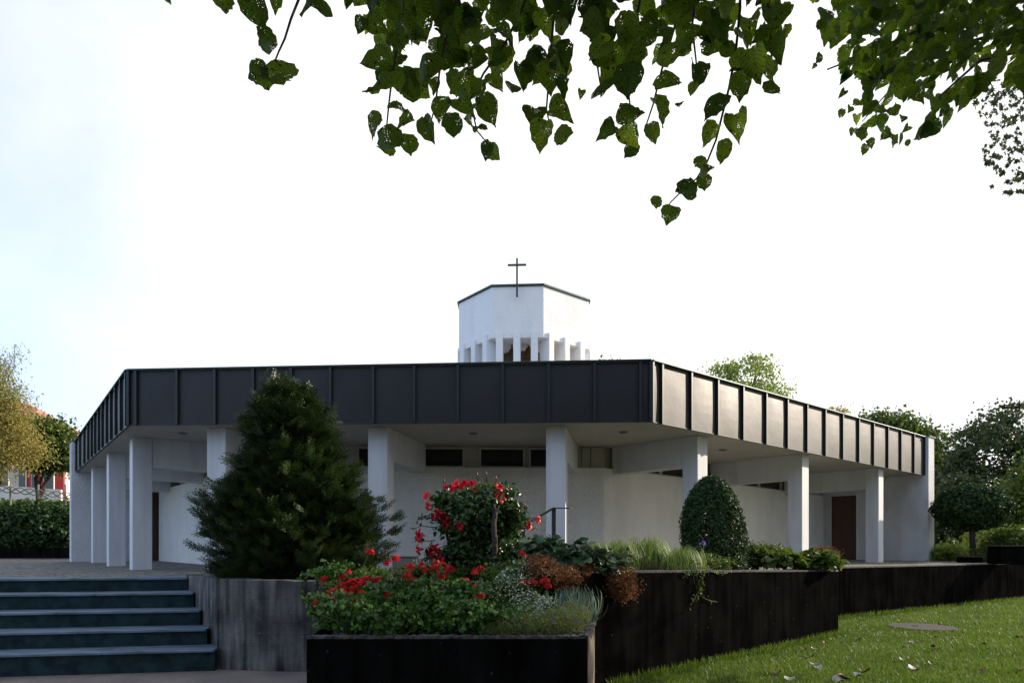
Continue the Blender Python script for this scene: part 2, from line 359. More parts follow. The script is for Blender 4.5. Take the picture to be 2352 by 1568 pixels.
class MB:
    def __init__(s): s.V = []; s.F = []
    def add(s, V, F):
        k = len(s.V); s.V += [tuple(v) for v in V]; s.F += [tuple(i + k for i in f) for f in F]; return s
    def prism(s, poly, z0, z1):
        """poly: plan points counter-clockwise; z0/z1 number or list"""
        n_ = len(poly)
        z0 = [z0] * n_ if not hasattr(z0, '__len__') else z0
        z1 = [z1] * n_ if not hasattr(z1, '__len__') else z1
        V = [(p[0], p[1], z) for p, z in zip(poly, z0)] + [(p[0], p[1], z) for p, z in zip(poly, z1)]
        F = [tuple(reversed(range(n_))), tuple(range(n_, 2 * n_))] + [(i, (i + 1) % n_, n_ + (i + 1) % n_, n_ + i) for i in range(n_)]
        return s.add(V, F)
    def bar(s, p, q, th, z0, z1, side=1, out=0.0):
        """a vertical slab on plan line p->q, thickness th towards `side` (+1 left of p->q); z may be pairs"""
        p = Vector(p[:2]); q = Vector(q[:2]); d = (q - p).normalized(); nn = Vector((-d.y, d.x)) * side
        a = p - nn * out; b = q - nn * out; c = q + nn * th; e = p + nn * th
        z0 = (z0, z0) if not hasattr(z0, '__len__') else z0
        z1 = (z1, z1) if not hasattr(z1, '__len__') else z1
        poly = [a, b, c, e]; Z0 = [z0[0], z0[1], z0[1], z0[0]]; Z1 = [z1[0], z1[1], z1[1], z1[0]]
        if side < 0: poly.reverse(); Z0.reverse(); Z1.reverse()
        return s.prism(poly, Z0, Z1)
    def box(s, c, d, ax=(1, 0), z=None):
        """centre c (x,y,z), size d, x axis direction ax in plan"""
        u = Vector(ax).normalized(); w = Vector((-u.y, u.x)); c2 = Vector(c[:2])
        poly = [c2 - u * d[0] / 2 - w * d[1] / 2, c2 + u * d[0] / 2 - w * d[1] / 2, c2 + u * d[0] / 2 + w * d[1] / 2, c2 - u * d[0] / 2 + w * d[1] / 2]
        return s.prism(poly, c[2] - d[2] / 2, c[2] + d[2] / 2)
    def tube(s, pts, rad, seg=8):
        pts = [Vector(p) for p in pts]
        rad = [rad] * len(pts) if not hasattr(rad, '__len__') else rad
        V = []; F = []
        for i, p in enumerate(pts):
            t = (pts[min(i + 1, len(pts) - 1)] - pts[max(i - 1, 0)]).normalized()
            a = t.orthogonal().normalized() if i == 0 else (a - t * a.dot(t)).normalized()
            b = t.cross(a)
            for k in range(seg):
                an = 2 * math.pi * k / seg
                V.append(p + (a * math.cos(an) + b * math.sin(an)) * rad[i])
        for i in range(len(pts) - 1):
            for k in range(seg):
                k2 = (k + 1) % seg
                F.append((i * seg + k, i * seg + k2, (i + 1) * seg + k2, (i + 1) * seg + k))
        F.append(tuple(reversed(range(seg)))); F.append(tuple(range((len(pts) - 1) * seg, len(pts) * seg)))
        return s.add(V, F)
    def lathe(s, c, prof, seg=20):
        V = []; F = []
        for r_, z_ in prof:
            for k in range(seg):
                an = 2 * math.pi * k / seg
                V.append((c[0] + r_ * math.cos(an), c[1] + r_ * math.sin(an), c[2] + z_))
        for i in range(len(prof) - 1):
            for k in range(seg):
                k2 = (k + 1) % seg
                F.append((i * seg + k, i * seg + k2, (i + 1) * seg + k2, (i + 1) * seg + k))
        F.append(tuple(reversed(range(seg)))); F.append(tuple(range((len(prof) - 1) * seg, len(prof) * seg)))
        return s.add(V, F)
    def build(s, name, material, parent=None, bevel=0, smooth=False, local=False):
        o = meshobj(name, s.V, s.F, material, parent, smooth, local)
        if bevel:
            md = o.modifiers.new("bevel", 'BEVEL'); md.width = bevel; md.segments = 2; md.limit_method = 'ANGLE'; md.angle_limit = R(40)
        return o


# leaf templates: (verts Nx3, faces, uv)
def tmpl_quad(w=0.7, fold=0.15):
    V = np.array([(0, 0, 0), (w / 2, .45, fold), (0, 1, -.12), (-w / 2, .45, fold)], float)
    return V, [(0, 1, 2), (0, 2, 3)]


def tmpl_broad(rows, fold=0.22, droop=0.2, ser=0.0):
    """rows: (y, halfwidth)"""
    V = []; F = []
    for i, (y, w) in enumerate(rows):
        s_ = ser * (1 if i % 2 else -1)
        zz = -droop * y * y
        V += [(-w - (s_ if w > .05 else 0), y, zz + fold * w), (-w * .55, y + .01, zz + fold * w * .35), (0, y + (.02 if 0 < i < len(rows) - 1 else 0), zz), (w * .55, y + .01, zz + fold * w * .35), (w + (s_ if w > .05 else 0), y, zz + fold * w)]
    for i in range(len(rows) - 1):
        for k in range(4):
            a = i * 5 + k; F.append((a, a + 1, a + 6, a + 5))
    return np.array(V, float), F


LINDEN = tmpl_broad([(-.07, .16), (-.05, .31), (.05, .44), (.17, .52), (.31, .55), (.45, .53), (.58, .46), (.70, .36), (.79, .24), (.87, .11), (.97, .005)], .28, .22, .016)
OVAL = tmpl_broad([(0, .02), (.2, .2), (.45, .27), (.7, .2), (.9, .07), (1.05, .005)], .3, .25)
ROUND = tmpl_broad([(-.1, .22), (.0, .42), (.2, .54), (.45, .55), (.7, .42), (.88, .22), (.93, .1)], .35, .3, .03)
QUAD = tmpl_quad()
SLIM = tmpl_quad(.28, .05)
STAR = (np.array([(0, 0, 0), (.12, .3, .02), (.5, .25, -.05), (.25, .52, .02), (.42, .8, -.05), (.12, .7, .02), (0, 1.05, -.08), (-.12, .7, .02), (-.42, .8, -.05), (-.25, .52, .02), (-.5, .25, -.05), (-.12, .3, .02)]),
        [(0, 1, 3, 11), (1, 2, 3), (3, 5, 9, 11)[:3], (3, 4, 5), (5, 6, 7), (5, 7, 9, 3), (7, 8, 9), (9, 10, 11), (3, 9, 11)])


def petal_template(k=5, w=.36, cup=.25):
    V = []; F = []
    for i in range(k):
        a = 2 * math.pi * i / k; c, s_ = math.cos(a), math.sin(a)
        for (x, y, z) in [(0, .06, 0), (w, .6, cup), (w * .75, .95, cup * .7), (-w * .5, 1.0, cup * .55), (-w, .62, cup * 1.1)]:
            V.append((x * c - y * s_, x * s_ + y * c, z))
        F.append(tuple(range(i * 5, i * 5 + 5)))
    return np.array(V, float), F


FLOWER = petal_template()


def unit(a):
    return a / (np.linalg.norm(a, axis=-1, keepdims=True) + 1e-9)


def rand_dirs(n_):
    return unit(rng.normal(size=(n_, 3)))


def frames(tip, nrm):
    """rotation matrices whose y axis is the leaf's tip direction and z roughly nrm"""
    y = unit(np.asarray(tip, float)); x = unit(np.cross(y, nrm)); z = np.cross(x, y)
    return np.stack([x, y, z], axis=-1)


def curl(rots, a=.72, b=3.0):
    rots = rots.copy(); n_ = len(rots)
    rots[:, :, 0] *= rng.uniform(a, 1.0, (n_, 1)); rots[:, :, 2] *= rng.uniform(.2, b, (n_, 1)) * np.where(rng.random((n_, 1)) < .25, -1, 1)
    return rots


def scatter(name, tmpl, pos, rots, scale, material, parent=None, rnd=None, smooth=False, local=False, jit=0):
    V, F = tmpl
    pos = np.asarray(pos, float); n_ = len(pos); nv = len(V)
    scale = np.broadcast_to(np.asarray(scale, float), (n_,))
    VV = V[None] + (rng.normal(size=(n_, nv, 3)) * np.array([1, 1, .6]) * jit if jit else 0)
    P = pos[:, None, :] + (np.einsum('nij,nvj->nvi', rots, VV) if jit else np.einsum('nij,vj->nvi', rots, V)) * scale[:, None, None]
    P = P.reshape(-1, 3)
    if parent is not None and not local:
        p = parent
        while p is not None: P = P - np.array(p.location); p = p.parent
    me = bpy.data.meshes.new(name)
    me.vertices.add(len(P)); me.vertices.foreach_set("co", P.astype(np.float32).ravel())
    fl = np.array([len(f) for f in F]); idx = np.concatenate([np.array(f) for f in F])
    L = (idx[None, :] + (np.arange(n_) * nv)[:, None]).ravel()
    me.loops.add(len(L)); me.loops.foreach_set("vertex_index", L.astype(np.int32))
    tot = np.tile(fl, n_); start = np.concatenate([[0], np.cumsum(tot)[:-1]])
    me.polygons.add(len(tot)); me.polygons.foreach_set("loop_start", start.astype(np.int32))
    if rnd is None: rnd = rng.random(n_)
    at_ = me.attributes.new("rnd", 'FLOAT', 'POINT'); at_.data.foreach_set("value", np.repeat(rnd, nv).astype(np.float32))
    uvl = me.uv_layers.new(name="UVMap")
    uv = np.tile(V[idx][:, :2], (n_, 1)); uvl.data.foreach_set("uv", uv.astype(np.float32).ravel())
    if smooth: me.polygons.foreach_set("use_smooth", np.ones(len(tot), bool))
    me.update(calc_edges=True); me.validate()
    return link(name, me, material, parent, local=True)


# ------------------------------------------------------------------ setting: ground sheets
def sheet(name, poly, z, material):
    V = [(p[0], p[1], (z if not callable(z) else z(p[0], p[1]))) for p in poly]
    o = meshobj(name, V, [tuple(range(len(V)))], material)
    return tag(o, kind='structure')

# plan points of the garden walls
S = Vector((-4.95, 9.95)); A = Vector((-3.80, 8.45)); B = Vector((-2.40, 8.28)); Cc = Vector((0.30, 6.31))
K = Vector((5.46, 10.92)); K2 = Vector((5.60, 12.58)); D1 = Vector((14.1, 18.0)); D2 = Vector((24, 24.3))
TER = 1.10

sheet("ground", [(-900, -900), (900, -900), (900, 900), (-900, 900)], -0.06, M['earth'])
o = sheet("path", [(-16, -6), (0.9, -6), (0.6, 5.2), (0.4, 6.6), (-2.4, 8.5), (-3.8, 8.7), (-6, 8.6), (-16, 7.2)], -0.0, M['asphalt'])
upper = [(-40, 4.2), (-14, 8.5), (-5.1, 9.98), (-4.85, 10.0), (-3.7, 8.6), (-2.3, 8.4), (.35, 6.5), (5.3, 11.0), (5.45, 12.6), (14.1, 18.12), (24, 24.42), (60, 47), (300, 60), (300, 400), (-300, 400), (-300, 4.2)]
sheet("terrace", upper, TER, M['setts'])
sheet("back_ground", [(-200, 24.2), (-14.2, 24.2), (-13, 30), (12, 30), (14.6, 20.5), (24, 24.6), (60, 48), (250, 62), (250, 350), (-250, 350)], TER + .02, M['earth'])
sheet("flower_bed", [(-4.7, 9.8), (-3.6, 8.75), (-2.2, 8.5), (.35, 6.65), (5.15, 11.0), (4.9, 11.35), (-4.6, 10.6)], TER + .03, M['soil'])
# lawn (gently undulating)
lx = np.linspace(0.85, 40, 60); ly = np.linspace(-4, 40, 60)
def lawn_z(x, y): return 0.10 + 0.02 * math.sin(x * .9 + 1) * math.cos(y * .7)
def in_lawn(x, y):
    if x < .95: return False
    yl = 6.045 + .893 * x if x < 5.46 else (9.0 + .6377 * (x - 5.6) * 1.0 + 3.58)
    return y < yl + .15
V = []; F = []
for j, y in enumerate(ly):
    for i, x in enumerate(lx): V.append((x, y, lawn_z(x, y)))
for j in range(59):
    for i in range(59):
        a = j * 60 + i
        cx_, cy_ = (lx[i] + lx[i + 1]) / 2, (ly[j] + ly[j + 1]) / 2
        if in_lawn(lx[i + 1], ly[j]) or in_lawn(cx_, cy_): F.append((a, a + 1, a + 61, a + 60))
tag(meshobj("lawn", V, F, M['lawn']), kind='structure')
# lawn blades
N = 150000
yy = 5.2 + (rng.random(N) ** 1.35) * 13.5
xx = .95 + rng.random(N) * (yy * .84 - .9)
ok = np.array([in_lawn(x + .02, y + .02 + .12) for x, y in zip(xx, yy)]) & (xx > 1.0)

MH = at(2117, 1441, 11.8); MHR = 0.56
ok &= ((xx - MH.x) ** 2 + (yy - MH.y) ** 2 > MHR ** 2)
xx, yy = xx[ok], yy[ok]; nN = len(xx)
zz = 0.10 + 0.02 * np.sin(xx * .9 + 1) * np.cos(yy * .7) - .004
tip = np.stack([rng.normal(0, .45, nN), rng.normal(0, .45, nN), np.ones(nN)], 1)
tuft = .5 + .5 * np.sin(xx * 2.1 + np.sin(yy * 1.7)) * np.sin(yy * 2.6 + 1.3 * np.sin(xx))
o = scatter("grass", (np.array([(-.09, 0, 0), (.09, 0, 0), (0, 1, .12)], float), [(0, 1, 2)]), np.stack([xx, yy, zz], 1), frames(tip, rand_dirs(nN)),
            .030 + .028 * rng.random(nN) + .0016 * yy, M['lawn_blade'], rnd=np.clip(.35 * tuft + .65 * rng.random(nN), 0, 1))
_gp = []
for (p_, q_, n__) in ((Vector((1.0, 6.94)), K, 2600), (K + Vector((.05, 0)), Vector((6.0, 12.75)), 300), (K2, D1, 2600)):
    for _ in range(n__):
        t_ = random.random(); c_ = p_.lerp(q_, t_); _gp.append((c_.x + abs(random.gauss(0, .035)) + .01, c_.y - abs(random.gauss(0, .03)) - .012, .095))
_gp = np.array(_gp)
_o2 = scatter("long_grass", (np.array([(-.05, 0, 0), (.05, 0, 0), (0, 1, .25)], float), [(0, 1, 2)]), _gp, frames(np.stack([rng.normal(.15, .4, len(_gp)), rng.normal(-.15, .4, len(_gp)), np.ones(len(_gp))], 1), rand_dirs(len(_gp))), .06 + .08 * rng.random(len(_gp)), M['lawn_blade'])
tag(_o2, "longer untrimmed grass along the foot of the black walls", "grass", kind='stuff')
tag(o, "short mown green grass covering the lawn beside the dark wall", "grass", kind='stuff')

# ------------------------------------------------------------------ stairs
st = empty("garden_steps", (-3.86, 8.29, 0), "five blue-grey stone steps with dark green risers leading up to the terrace", "steps")
u = Vector((.986, .165)); w = Vector((-.165, .986))
base = Vector((-3.86, 8.29))
zs = [.273, .485, .695, .910, TER + .006]
for i, z in enumerate(zs):
    v0 = i * .43; v1 = v0 + (.47 if i < 4 else .40)
    ends = .55 - .45 * i * .9       # reach under the side wall
    ends = -.02 - .21 * i
    p0 = base + w * v0
    a_ = p0 - u * 12; b_ = p0 + u * (ends + .10)
    mbr = MB(); mbr.prism([a_, b_, b_ + w * (v1 - v0 + .05), a_ + w * (v1 - v0 + .05)], -.05 if i == 0 else zs[i - 1] - .02, z - .034)
    stp = mbr.build("step", M['riser'], st)
    mt = MB(); c_ = w * -.035
    e_ = b_
    for q_ in range(9):
        L_ = 1.3 + .25 * ((i + q_) % 3)
        f_ = e_ - u * L_
        mt.prism([f_ + c_, e_ + c_, e_ + w * (v1 - v0), f_ + w * (v1 - v0)], z - .0335, z + random.uniform(-.002, .002)); e_ = f_ - u * .005
    mt.build("tread", M['tread'], stp, bevel=.008)

# ------------------------------------------------------------------ garden walls
mb = MB()
curve = []
for t in [i / 8 for i in range(9)]:
    p = (1 - t) ** 2 * A + 2 * (1 - t) * t * Vector((-3.1, 8.18)) + t * t * B
    curve.append(p)
def strip_wall(mb, pts, th, z0, ztop):
    """continuous wall along pts (front face), thickness to the left side"""
    n_ = len(pts); nor = []
    for i in range(n_):
        d = (pts[min(i + 1, n_ - 1)] - pts[max(i - 1, 0)]).normalized(); nor.append(Vector((-d.y, d.x)))
    V = []; F = []
    for p, nn, z in zip(pts, nor, ztop):
        q = p + nn * th
        V += [(p.x, p.y, z0), (p.x, p.y, z), (q.x, q.y, z), (q.x, q.y, z0)]
    for i in range(n_ - 1):
        a = i * 4
        for k in range(4):
            F.append((a + k, a + 4 + k, a + 4 + (k + 1) % 4, a + (k + 1) % 4))
    F += [(3, 2, 1, 0), tuple(range((n_ - 1) * 4, n_ * 4))]
    mb.add(V, F)
w1 = empty("concrete_wall", (A.x, A.y, 0), "pale grey streaky concrete retaining wall curving from the steps under the conifer", "wall")
m1 = MB(); strip_wall(m1, [S, A], .22, -.05, [1.135, 1.155]); m1.build("side_wall", M['conc'], w1, bevel=.01)
m2 = MB(); strip_wall(m2, curve + [Vector((-1.2, 7.42))], .22, -.05, [1.157] * 3 + [1.15] * 3 + [1.14] * 3 + [1.15]); m2.build("front_wall", M['conc'], w1, bevel=.01)

def dark_wall(name, p, q, z0, zp, zq, th, label, ret=None):
    r_ = empty(name, (p.x, p.y, 0), label, "wall")
    mb = MB(); mb.bar(p, q, th, z0, (zp - .028, zq - .028)); 
    if ret is not None: mb.bar(q, ret, th, z0, zq - .028, 1)
    mb.build("wall_body", M['conc_dark_shade'], r_, bevel=.008)
    mc = MB()
    mc.bar(p, q, th + .01, (zp - .027, zq - .027), (zp, zq), 1, .012)
    mc.build("coping", M['coping_conc'], r_, bevel=.006)
    return r_
dark_wall("retaining_wall", Cc, K, -.1, 1.345, 1.175, .20, "tall shade-darkened concrete wall with the grasses and clipped dome bush above it", ret=None)
m3 = MB(); m3.bar(K + Vector((-.0, .14)), K2 + Vector((-.05, .3)), .2, -.1, 1.12); o = m3.build("wall_return", M['conc_dark_shade'], bpy.data.objects["retaining_wall"])
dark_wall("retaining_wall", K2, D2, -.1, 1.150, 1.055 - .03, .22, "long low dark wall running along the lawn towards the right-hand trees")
m4 = MB(); m4.bar(Cc, Vector((-1.2, 7.42)), .2, -.05, 1.15, -1); m4.build("wall_link", M['conc_dark_shade'], bpy.data.objects["retaining_wall"])

# planter box in front
PL = [Vector((-1.706, 5.41)), Vector((.628, 5.41)), Vector((.87, 6.86)), Vector((-.6, 7.0)), Vector((-2.0, 7.6))]
pl = empty("planter_box", (-.5, 6, 0), "shade-darkened weathered concrete planter box full of red geraniums in front", "planter")
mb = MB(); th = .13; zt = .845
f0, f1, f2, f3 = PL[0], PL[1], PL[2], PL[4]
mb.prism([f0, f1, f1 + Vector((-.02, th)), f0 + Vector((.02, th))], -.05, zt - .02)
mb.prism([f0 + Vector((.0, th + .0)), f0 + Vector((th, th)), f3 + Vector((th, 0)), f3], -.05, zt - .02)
mb.build("planter_wall", M['conc_dark_shade'], pl, bevel=.012)
mb = MB(); d_ = (f2 - f1).normalized(); nrm_ = Vector((-d_.y, d_.x))
mb.prism([f1 + d_ * th * 1.02, f2, f2 + nrm_ * th, f1 + d_ * th * 1.02 + nrm_ * th], -.05, zt - .022)
mb.build("side_wall", M['wood'], pl, bevel=.01)
# rough crumbly top edge
mb = MB()
def rough_edge(mb, p, q, th, z, n_=60):
    d = (q - p); nn = Vector((-d.y, d.x)).normalized()
    V = []; F = []
    for i in range(n_ + 1):
        c = p + d * i / n_
        for k, (o_, h_) in enumerate([(-.012, 0), (-.010, .02), (th * .3, .024), (th * .7, .02), (th, 0)]):
            c2 = c + nn * (o_ + random.uniform(-.006, .006)); V.append((c2.x, c2.y, z + h_ + random.uniform(-.007, .009) * (k > 0)))
    for i in range(n_):
        for k in range(4): a = i * 5 + k; F.append((a, a + 5, a + 6, a + 1))
    mb.add(V, F)
rough_edge(mb, f0, f1, th, zt - .024, 110); rough_edge(mb, f1 + Vector((.015, .0)), f2 + Vector((.015, 0)), th, zt - .0235, 60)
mb.build("planter_rim", M['coping_conc'], pl)
mb = MB(); mb.prism([f0 + Vector((.1, .1)), f1 + Vector((-.05, .1)), f2 + Vector((-.1, 0)), (.0, 7.0), f3 + Vector((.1, -.0))], .5, .80)
mb.build("soil", M['soil'], pl)

# ------------------------------------------------------------------ church
ch = empty("church", (0, 14, TER), "low white modern church with dark metal fascia, pillared porch and bell tower", "church")
SOF = 3.73
L0 = Vector((-12.75, 19.1)); L1 = Vector((-6.81, 11.6)); R1 = Vector((2.40, 11.29)); R0 = Vector((12.6, 19.97))
zL0, zL1, zR1, zR0 = 4.59, 4.69, 4.776, 4.88
BL = Vector((-6.2, 27.5)); BR = Vector((7.0, 28.5))
nL = Vector((-(L0 - L1).y, (L0 - L1).x)).normalized(); nL = -nL if nL.y > 0 else nL        # outward normals
nF = Vector((0, -1)); d = (R1 - L1).normalized(); nF = Vector((d.y, -d.x))
nR = Vector(((R0 - R1).y, -(R0 - R1).x)).normalized()
# roof slab
roof_poly = [L0, L1, R1, R0, BR, BL]
mb = MB(); mb.prism([L0 - nL * .12, L1 + (R1 - L1).normalized() * .1 - nF * .12, R1 - (R1 - L1).normalized() * .1 - nF * .12, R0 - nR * .12, BR, BL], SOF + .12, [zL0 - .06, zL1 - .06, zR1 - .06, zR0 - .06, 4.75, 4.6])
roof = mb.build("roof", M['roofing'], ch)
# soffit
mb = MB(); mb.prism([L0 - nL * .06, L1 - nF * .05 - nL * .03, R1 - nF * .05 - nR * .03, R0 - nR * .06, BR, BL], SOF + .01, SOF + .115)
mb.build("soffit", M['soffit'], ch)
# fascia panels + ribs
def fascia(p, q, zp, zq, ts, nout, rib_w=.045, rib_p=.05):
    mb = MB(); dd = (q - p).normalized()
    z = lambda t: zp + (zq - zp) * t
    # each panel slightly dished so its reflections differ
    for i in range(len(ts) - 1):
        t0, t1 = ts[i], ts[i + 1]
        a = p + (q - p) * t0; b = p + (q - p) * t1
        V = []; F = []; nx, nzv = 6, 6
        bulge = random.uniform(.004, .010)
        for j in range(nzv + 1):
            for k in range(nx + 1):
                s_ = k / nx; r_ = j / nzv
                c = a.lerp(b, s_) + nout * (bulge * math.sin(math.pi * s_) * math.sin(math.pi * r_))
                zt_ = z(t0 + (t1 - t0) * s_) - .02
                V.append((c.x, c.y, SOF + (zt_ - SOF) * r_))
        for j in range(nzv):
            for k in range(nx):
                e = j * (nx + 1) + k; F.append((e, e + 1, e + nx + 2, e + nx + 1))
        mb.add(V, F)
    # back and lip
    mb.bar(p - nout * .004, q - nout * .004, .05, SOF - .0, (zp - .025, zq - .025), 1 if (Vector((-dd.y, dd.x)).dot(nout) < 0) else -1)
    o = mb.build("fascia_panels", M['fascia'], ch, smooth=False)
    for t in ts:
        mr_ = MB()
        c = p + (q - p) * t
        zt_ = z(t) - .015
        poly = [c - dd * rib_w / 2 - nout * .002, c + dd * rib_w / 2 - nout * .002, c + dd * rib_w / 2 + nout * rib_p, c - dd * rib_w / 2 + nout * rib_p]
        if (poly[1] - poly[0]).cross(poly[2] - poly[1]) < 0: poly.reverse()
        mr_.prism(poly, SOF - .012, zt_)
        mr_.build("seam_rib", M['rib'], o)
    mc = MB(); s_ = 1 if (Vector((-dd.y, dd.x)).dot(nout) < 0) else -1
    mc.bar(p, q, .22, (zp - .014, zq - .014), (zp + .016, zq + .016), s_, .065)
    mc.build("coping", M['coping'], o, bevel=.006)
    md = MB(); md.bar(p, q, .03, SOF - .016, SOF - .001, s_, .012); md.build("drip_edge", M['rib'], o)
def tpx(p, q, x):
    """parameter along p->q of the point seen at photo column x"""
    k = (x - 1176) / 1500
    return (k * p.y - p.x) / ((q.x - p.x) - k * (q.y - p.y))
fascia(L1, R1, zL1, zR1, [tpx(L1, R1, x) for x in (296.5, 314, 408, 495, 583, 670, 760, 858, 952, 1052, 1155, 1260, 1365, 1470, 1494)], nF)
fascia(R1, R0, zR1, zR0, [tpx(R1, R0, x) for x in (1496.5, 1518, 1585, 1646, 1704, 1757, 1806, 1851, 1893, 1933, 1970, 2004, 2037, 2067, 2097, 2121)], nR)
fascia(L0, L1, zL0, zL1, [tpx(L0, L1, x) for x in (177, 186, 196, 205, 213, 221, 229.5, 238, 248, 258, 269, 281, 293.5)], nL)

# pillars with beams running back to the wall line
def ix(p, d1, a, b):
    e = b - a; den = d1.x * e.y - d1.y * e.x
    t = ((a.x - p.x) * e.y - (a.y - p.y) * e.x) / den
    return p + d1 * t
WL0 = Vector((-10.95, 20.25)); WL1 = Vector((-5.7, 13.9)); WR1 = Vector((2.0, 14.2)); WR0 = Vector((10.75, 22.4))
WT = 3.25
PW = .35
def pillar(x_outer_left, D, side, axis_in, wall, along):
    """x: photo column of the pillar's outer-left edge"""
    c = Vector(((x_outer_left - 1176) / 1500 * D, D))
    a_ = along.normalized(); n_ = axis_in.normalized()
    poly = [c, c + a_ * PW, c + a_ * PW + n_ * PW, c + n_ * PW]
    if (poly[1] - poly[0]).cross(poly[2] - poly[1]) < 0: poly.reverse()
    mb = MB(); mb.prism(poly, TER - .02, SOF + .0095)
    mb.build("pillar", M['white'], ch, bevel=.012)
    cc = c + a_ * PW / 2 + n_ * (PW + .002)
    e = ix(cc, n_, wall[0], wall[1]) + n_ * .0
    if (e - cc).length > .2:
        mb = MB(); mb.bar(cc, e + n_ * .02, .16, 3.15, SOF + .0095, 1, .16)
        mb.build("beam", M['white'], ch, bevel=.006)
aF = (R1 - L1).normalized(); inF = -nF + aF * .16
aR = (R0 - R1).normalized(); aL = (L0 - L1).normalized()
for x, D in ((475, 11.95), (845, 11.85), (1254, 11.74)):
    pillar(x, D, 'F', inF, (WL1, WR1), aF)
for x, D in ((1602, 12.75), (1842, 15.4), (2018, 18.2)):
    pillar(x, D, 'R', -nR, (WR1, WR0), aR)
for x, D in ((304, 12.95), (249.5, 15.1), (213, 17.9)):
    pillar(x, D, 'L', -nL, (WL0, WL1), aL)

# inner walls below the clerestory
mb = MB(); mb.bar(WL1, WR1, .3, TER - .02, WT, 1); front = mb.build("wall", M['stucco'], ch)
mb = MB(); mb.bar(WR1, WR0, .3, TER - .02, WT, 1); mb.build("wall", M['stucco'], ch)
mb = MB(); mb.bar(WL0, WL1, .3, TER - .02, WT, 1); mb.build("wall", M['stucco'], ch)
# cap ledge
for p, q in ((WL1, WR1), (WR1, WR0), (WL0, WL1)):
    mb = MB(); mb.bar(p, q, .10, WT + .001, WT + .018, 1, .006); mb.build("sill", M['frame'], ch)
# clerestory backing walls (recessed .09) and windows
def clere(p, q, wins, panels=()):
    dd = (q - p).normalized(); nin = Vector((-dd.y, dd.x))
    bp, bq = p + nin * .12, q + nin * .12
    mb = MB(); mb.bar(bp + nin * .05, bq + nin * .05, .15, WT + .02, SOF + .009, 1); mb.build("clerestory_wall", M['soffit'], ch)
    for t0, t1 in wins:
        a = bp + (bq - bp) * t0; b = bp + (bq - bp) * t1
        fr = MB(); fw = .035
        fr.bar(a, b, .049, WT + .021, WT + .021 + fw, 1); fr.bar(a, b, .049, SOF - .05 - fw + .03, SOF - .02, 1)
        fr.bar(a, a + dd * fw, .049, WT + .021 + fw, SOF - .055, 1); fr.bar(b - dd * fw, b, .049, WT + .021 + fw, SOF - .055, 1)
        wo_ = fr.build("window", M['frame'], ch)
        pn = MB(); pn.bar(a + dd * fw + nin * .025, b - dd * fw + nin * .025, .01, WT + .022 + fw, SOF - .056, 1); pn.build("pane", M['glass'], wo_)
    for t0, t1 in panels:
        a = bp + (bq - bp) * t0; b = bp + (bq - bp) * t1
        mb = MB(); mb.bar(a, b, .045, WT + .021, SOF + .0, 1); mb.build("cream_panel", M['cream'], ch, bevel=.006)
def tx(x): 
    return tpx(WL1, WR1, x)
clere(WL1, WR1, [(tx(a), tx(b)) for a, b in ((640, 740), (818, 935), (961, 1066), (1101, 1206), (1216, 1318))],
      [(tx(a), tx(b)) for a, b in ((1323, 1336), (1338, 1357), (1359, 1388))])
def trr(x): return tpx(WR1, WR0, x)
clere(WR1, WR0, [(trr(a), trr(b)) for a, b in ((1440, 1527), (1529, 1640), (1642, 1668), (1705, 1752), (1754, 1802), (1804, 1880))],
      [(trr(a), trr(b)) for a, b in ((1389.5, 1403), (1405, 1419))])
def tll(x): return tpx(WL0, WL1, x)
clere(WL0, WL1, [(tll(a), tll(b)) for a, b in ((372, 404), (405.5, 440), (441.5, 467), (468.5, 540))])

# end walls closing the porch, with doors
def end_wall(outer, inward, zt, aside, length, door, name_outer):
    """inward: unit plan direction from the outer corner; aside: direction away from the porch"""
    th = .52
    a = outer - inward * .10; b = outer + inward * length
    poly = [a, b, b + aside * th, a + aside * th]
    if (poly[1] - poly[0]).cross(poly[2] - poly[1]) < 0: poly.reverse()
    mb = MB(); mb.prism(poly, TER - .02, zt - .02)
    o = mb.build("end_wall", M['stucco_rough'], ch, bevel=.015)
    cp = [a - inward * .03 - aside * .0, b, b + aside * (th + .04), a - inward * .03 + aside * (th + .04)]
    if (cp[1] - cp[0]).cross(cp[2] - cp[1]) < 0: cp.reverse()
    mb = MB(); mb.prism(cp, zt - .0195, zt + .02); mb.build("coping", M['coping'], o)
    s0, s1 = door
    p0 = outer + inward * s0 - aside * .03; p1 = outer + inward * s1 - aside * .03
    q = [p0, p1, p1 + aside * .0295, p0 + aside * .0295]
    if (q[1] - q[0]).cross(q[2] - q[1]) < 0: q.reverse()
    mb = MB(); mb.prism(q, TER - .01, TER + 2.12); dr = mb.build("door", M['door'], ch, bevel=.004)
    fr = MB()
    for s_ in (s0 - .05, s1 + .0):
        e0 = outer + inward * s_ - aside * .045; e1 = outer + inward * (s_ + .05) - aside * .045
        q = [e0, e1, e1 + aside * .0445, e0 + aside * .0445]
        if (q[1] - q[0]).cross(q[2] - q[1]) < 0: q.reverse()
        fr.prism(q, TER - .01, TER + 2.12)
    e0 = outer + inward * (s0 - .05) - aside * .045; e1 = outer + inward * (s1 + .05) - aside * .045
    q = [e0, e1, e1 + aside * .0445, e0 + aside * .0445]
    if (q[1] - q[0]).cross(q[2] - q[1]) < 0: q.reverse()
    fr.prism(q, TER + 2.1205, TER + 2.17)
    fr.build("door_frame", M['white'], dr)
    hd = MB(); hp = outer + inward * (s0 + .1) - aside * .07; hd.tube([(hp.x, hp.y, TER + 1.0), (hp.x, hp.y, TER + 1.15)], .012, 6); hd.build("handle", M['dark_metal'], dr)
end_wall(R0 + nR * .02, -nR, zR0 + .02, aR, 4.6, (1.98, 2.78), 'r')
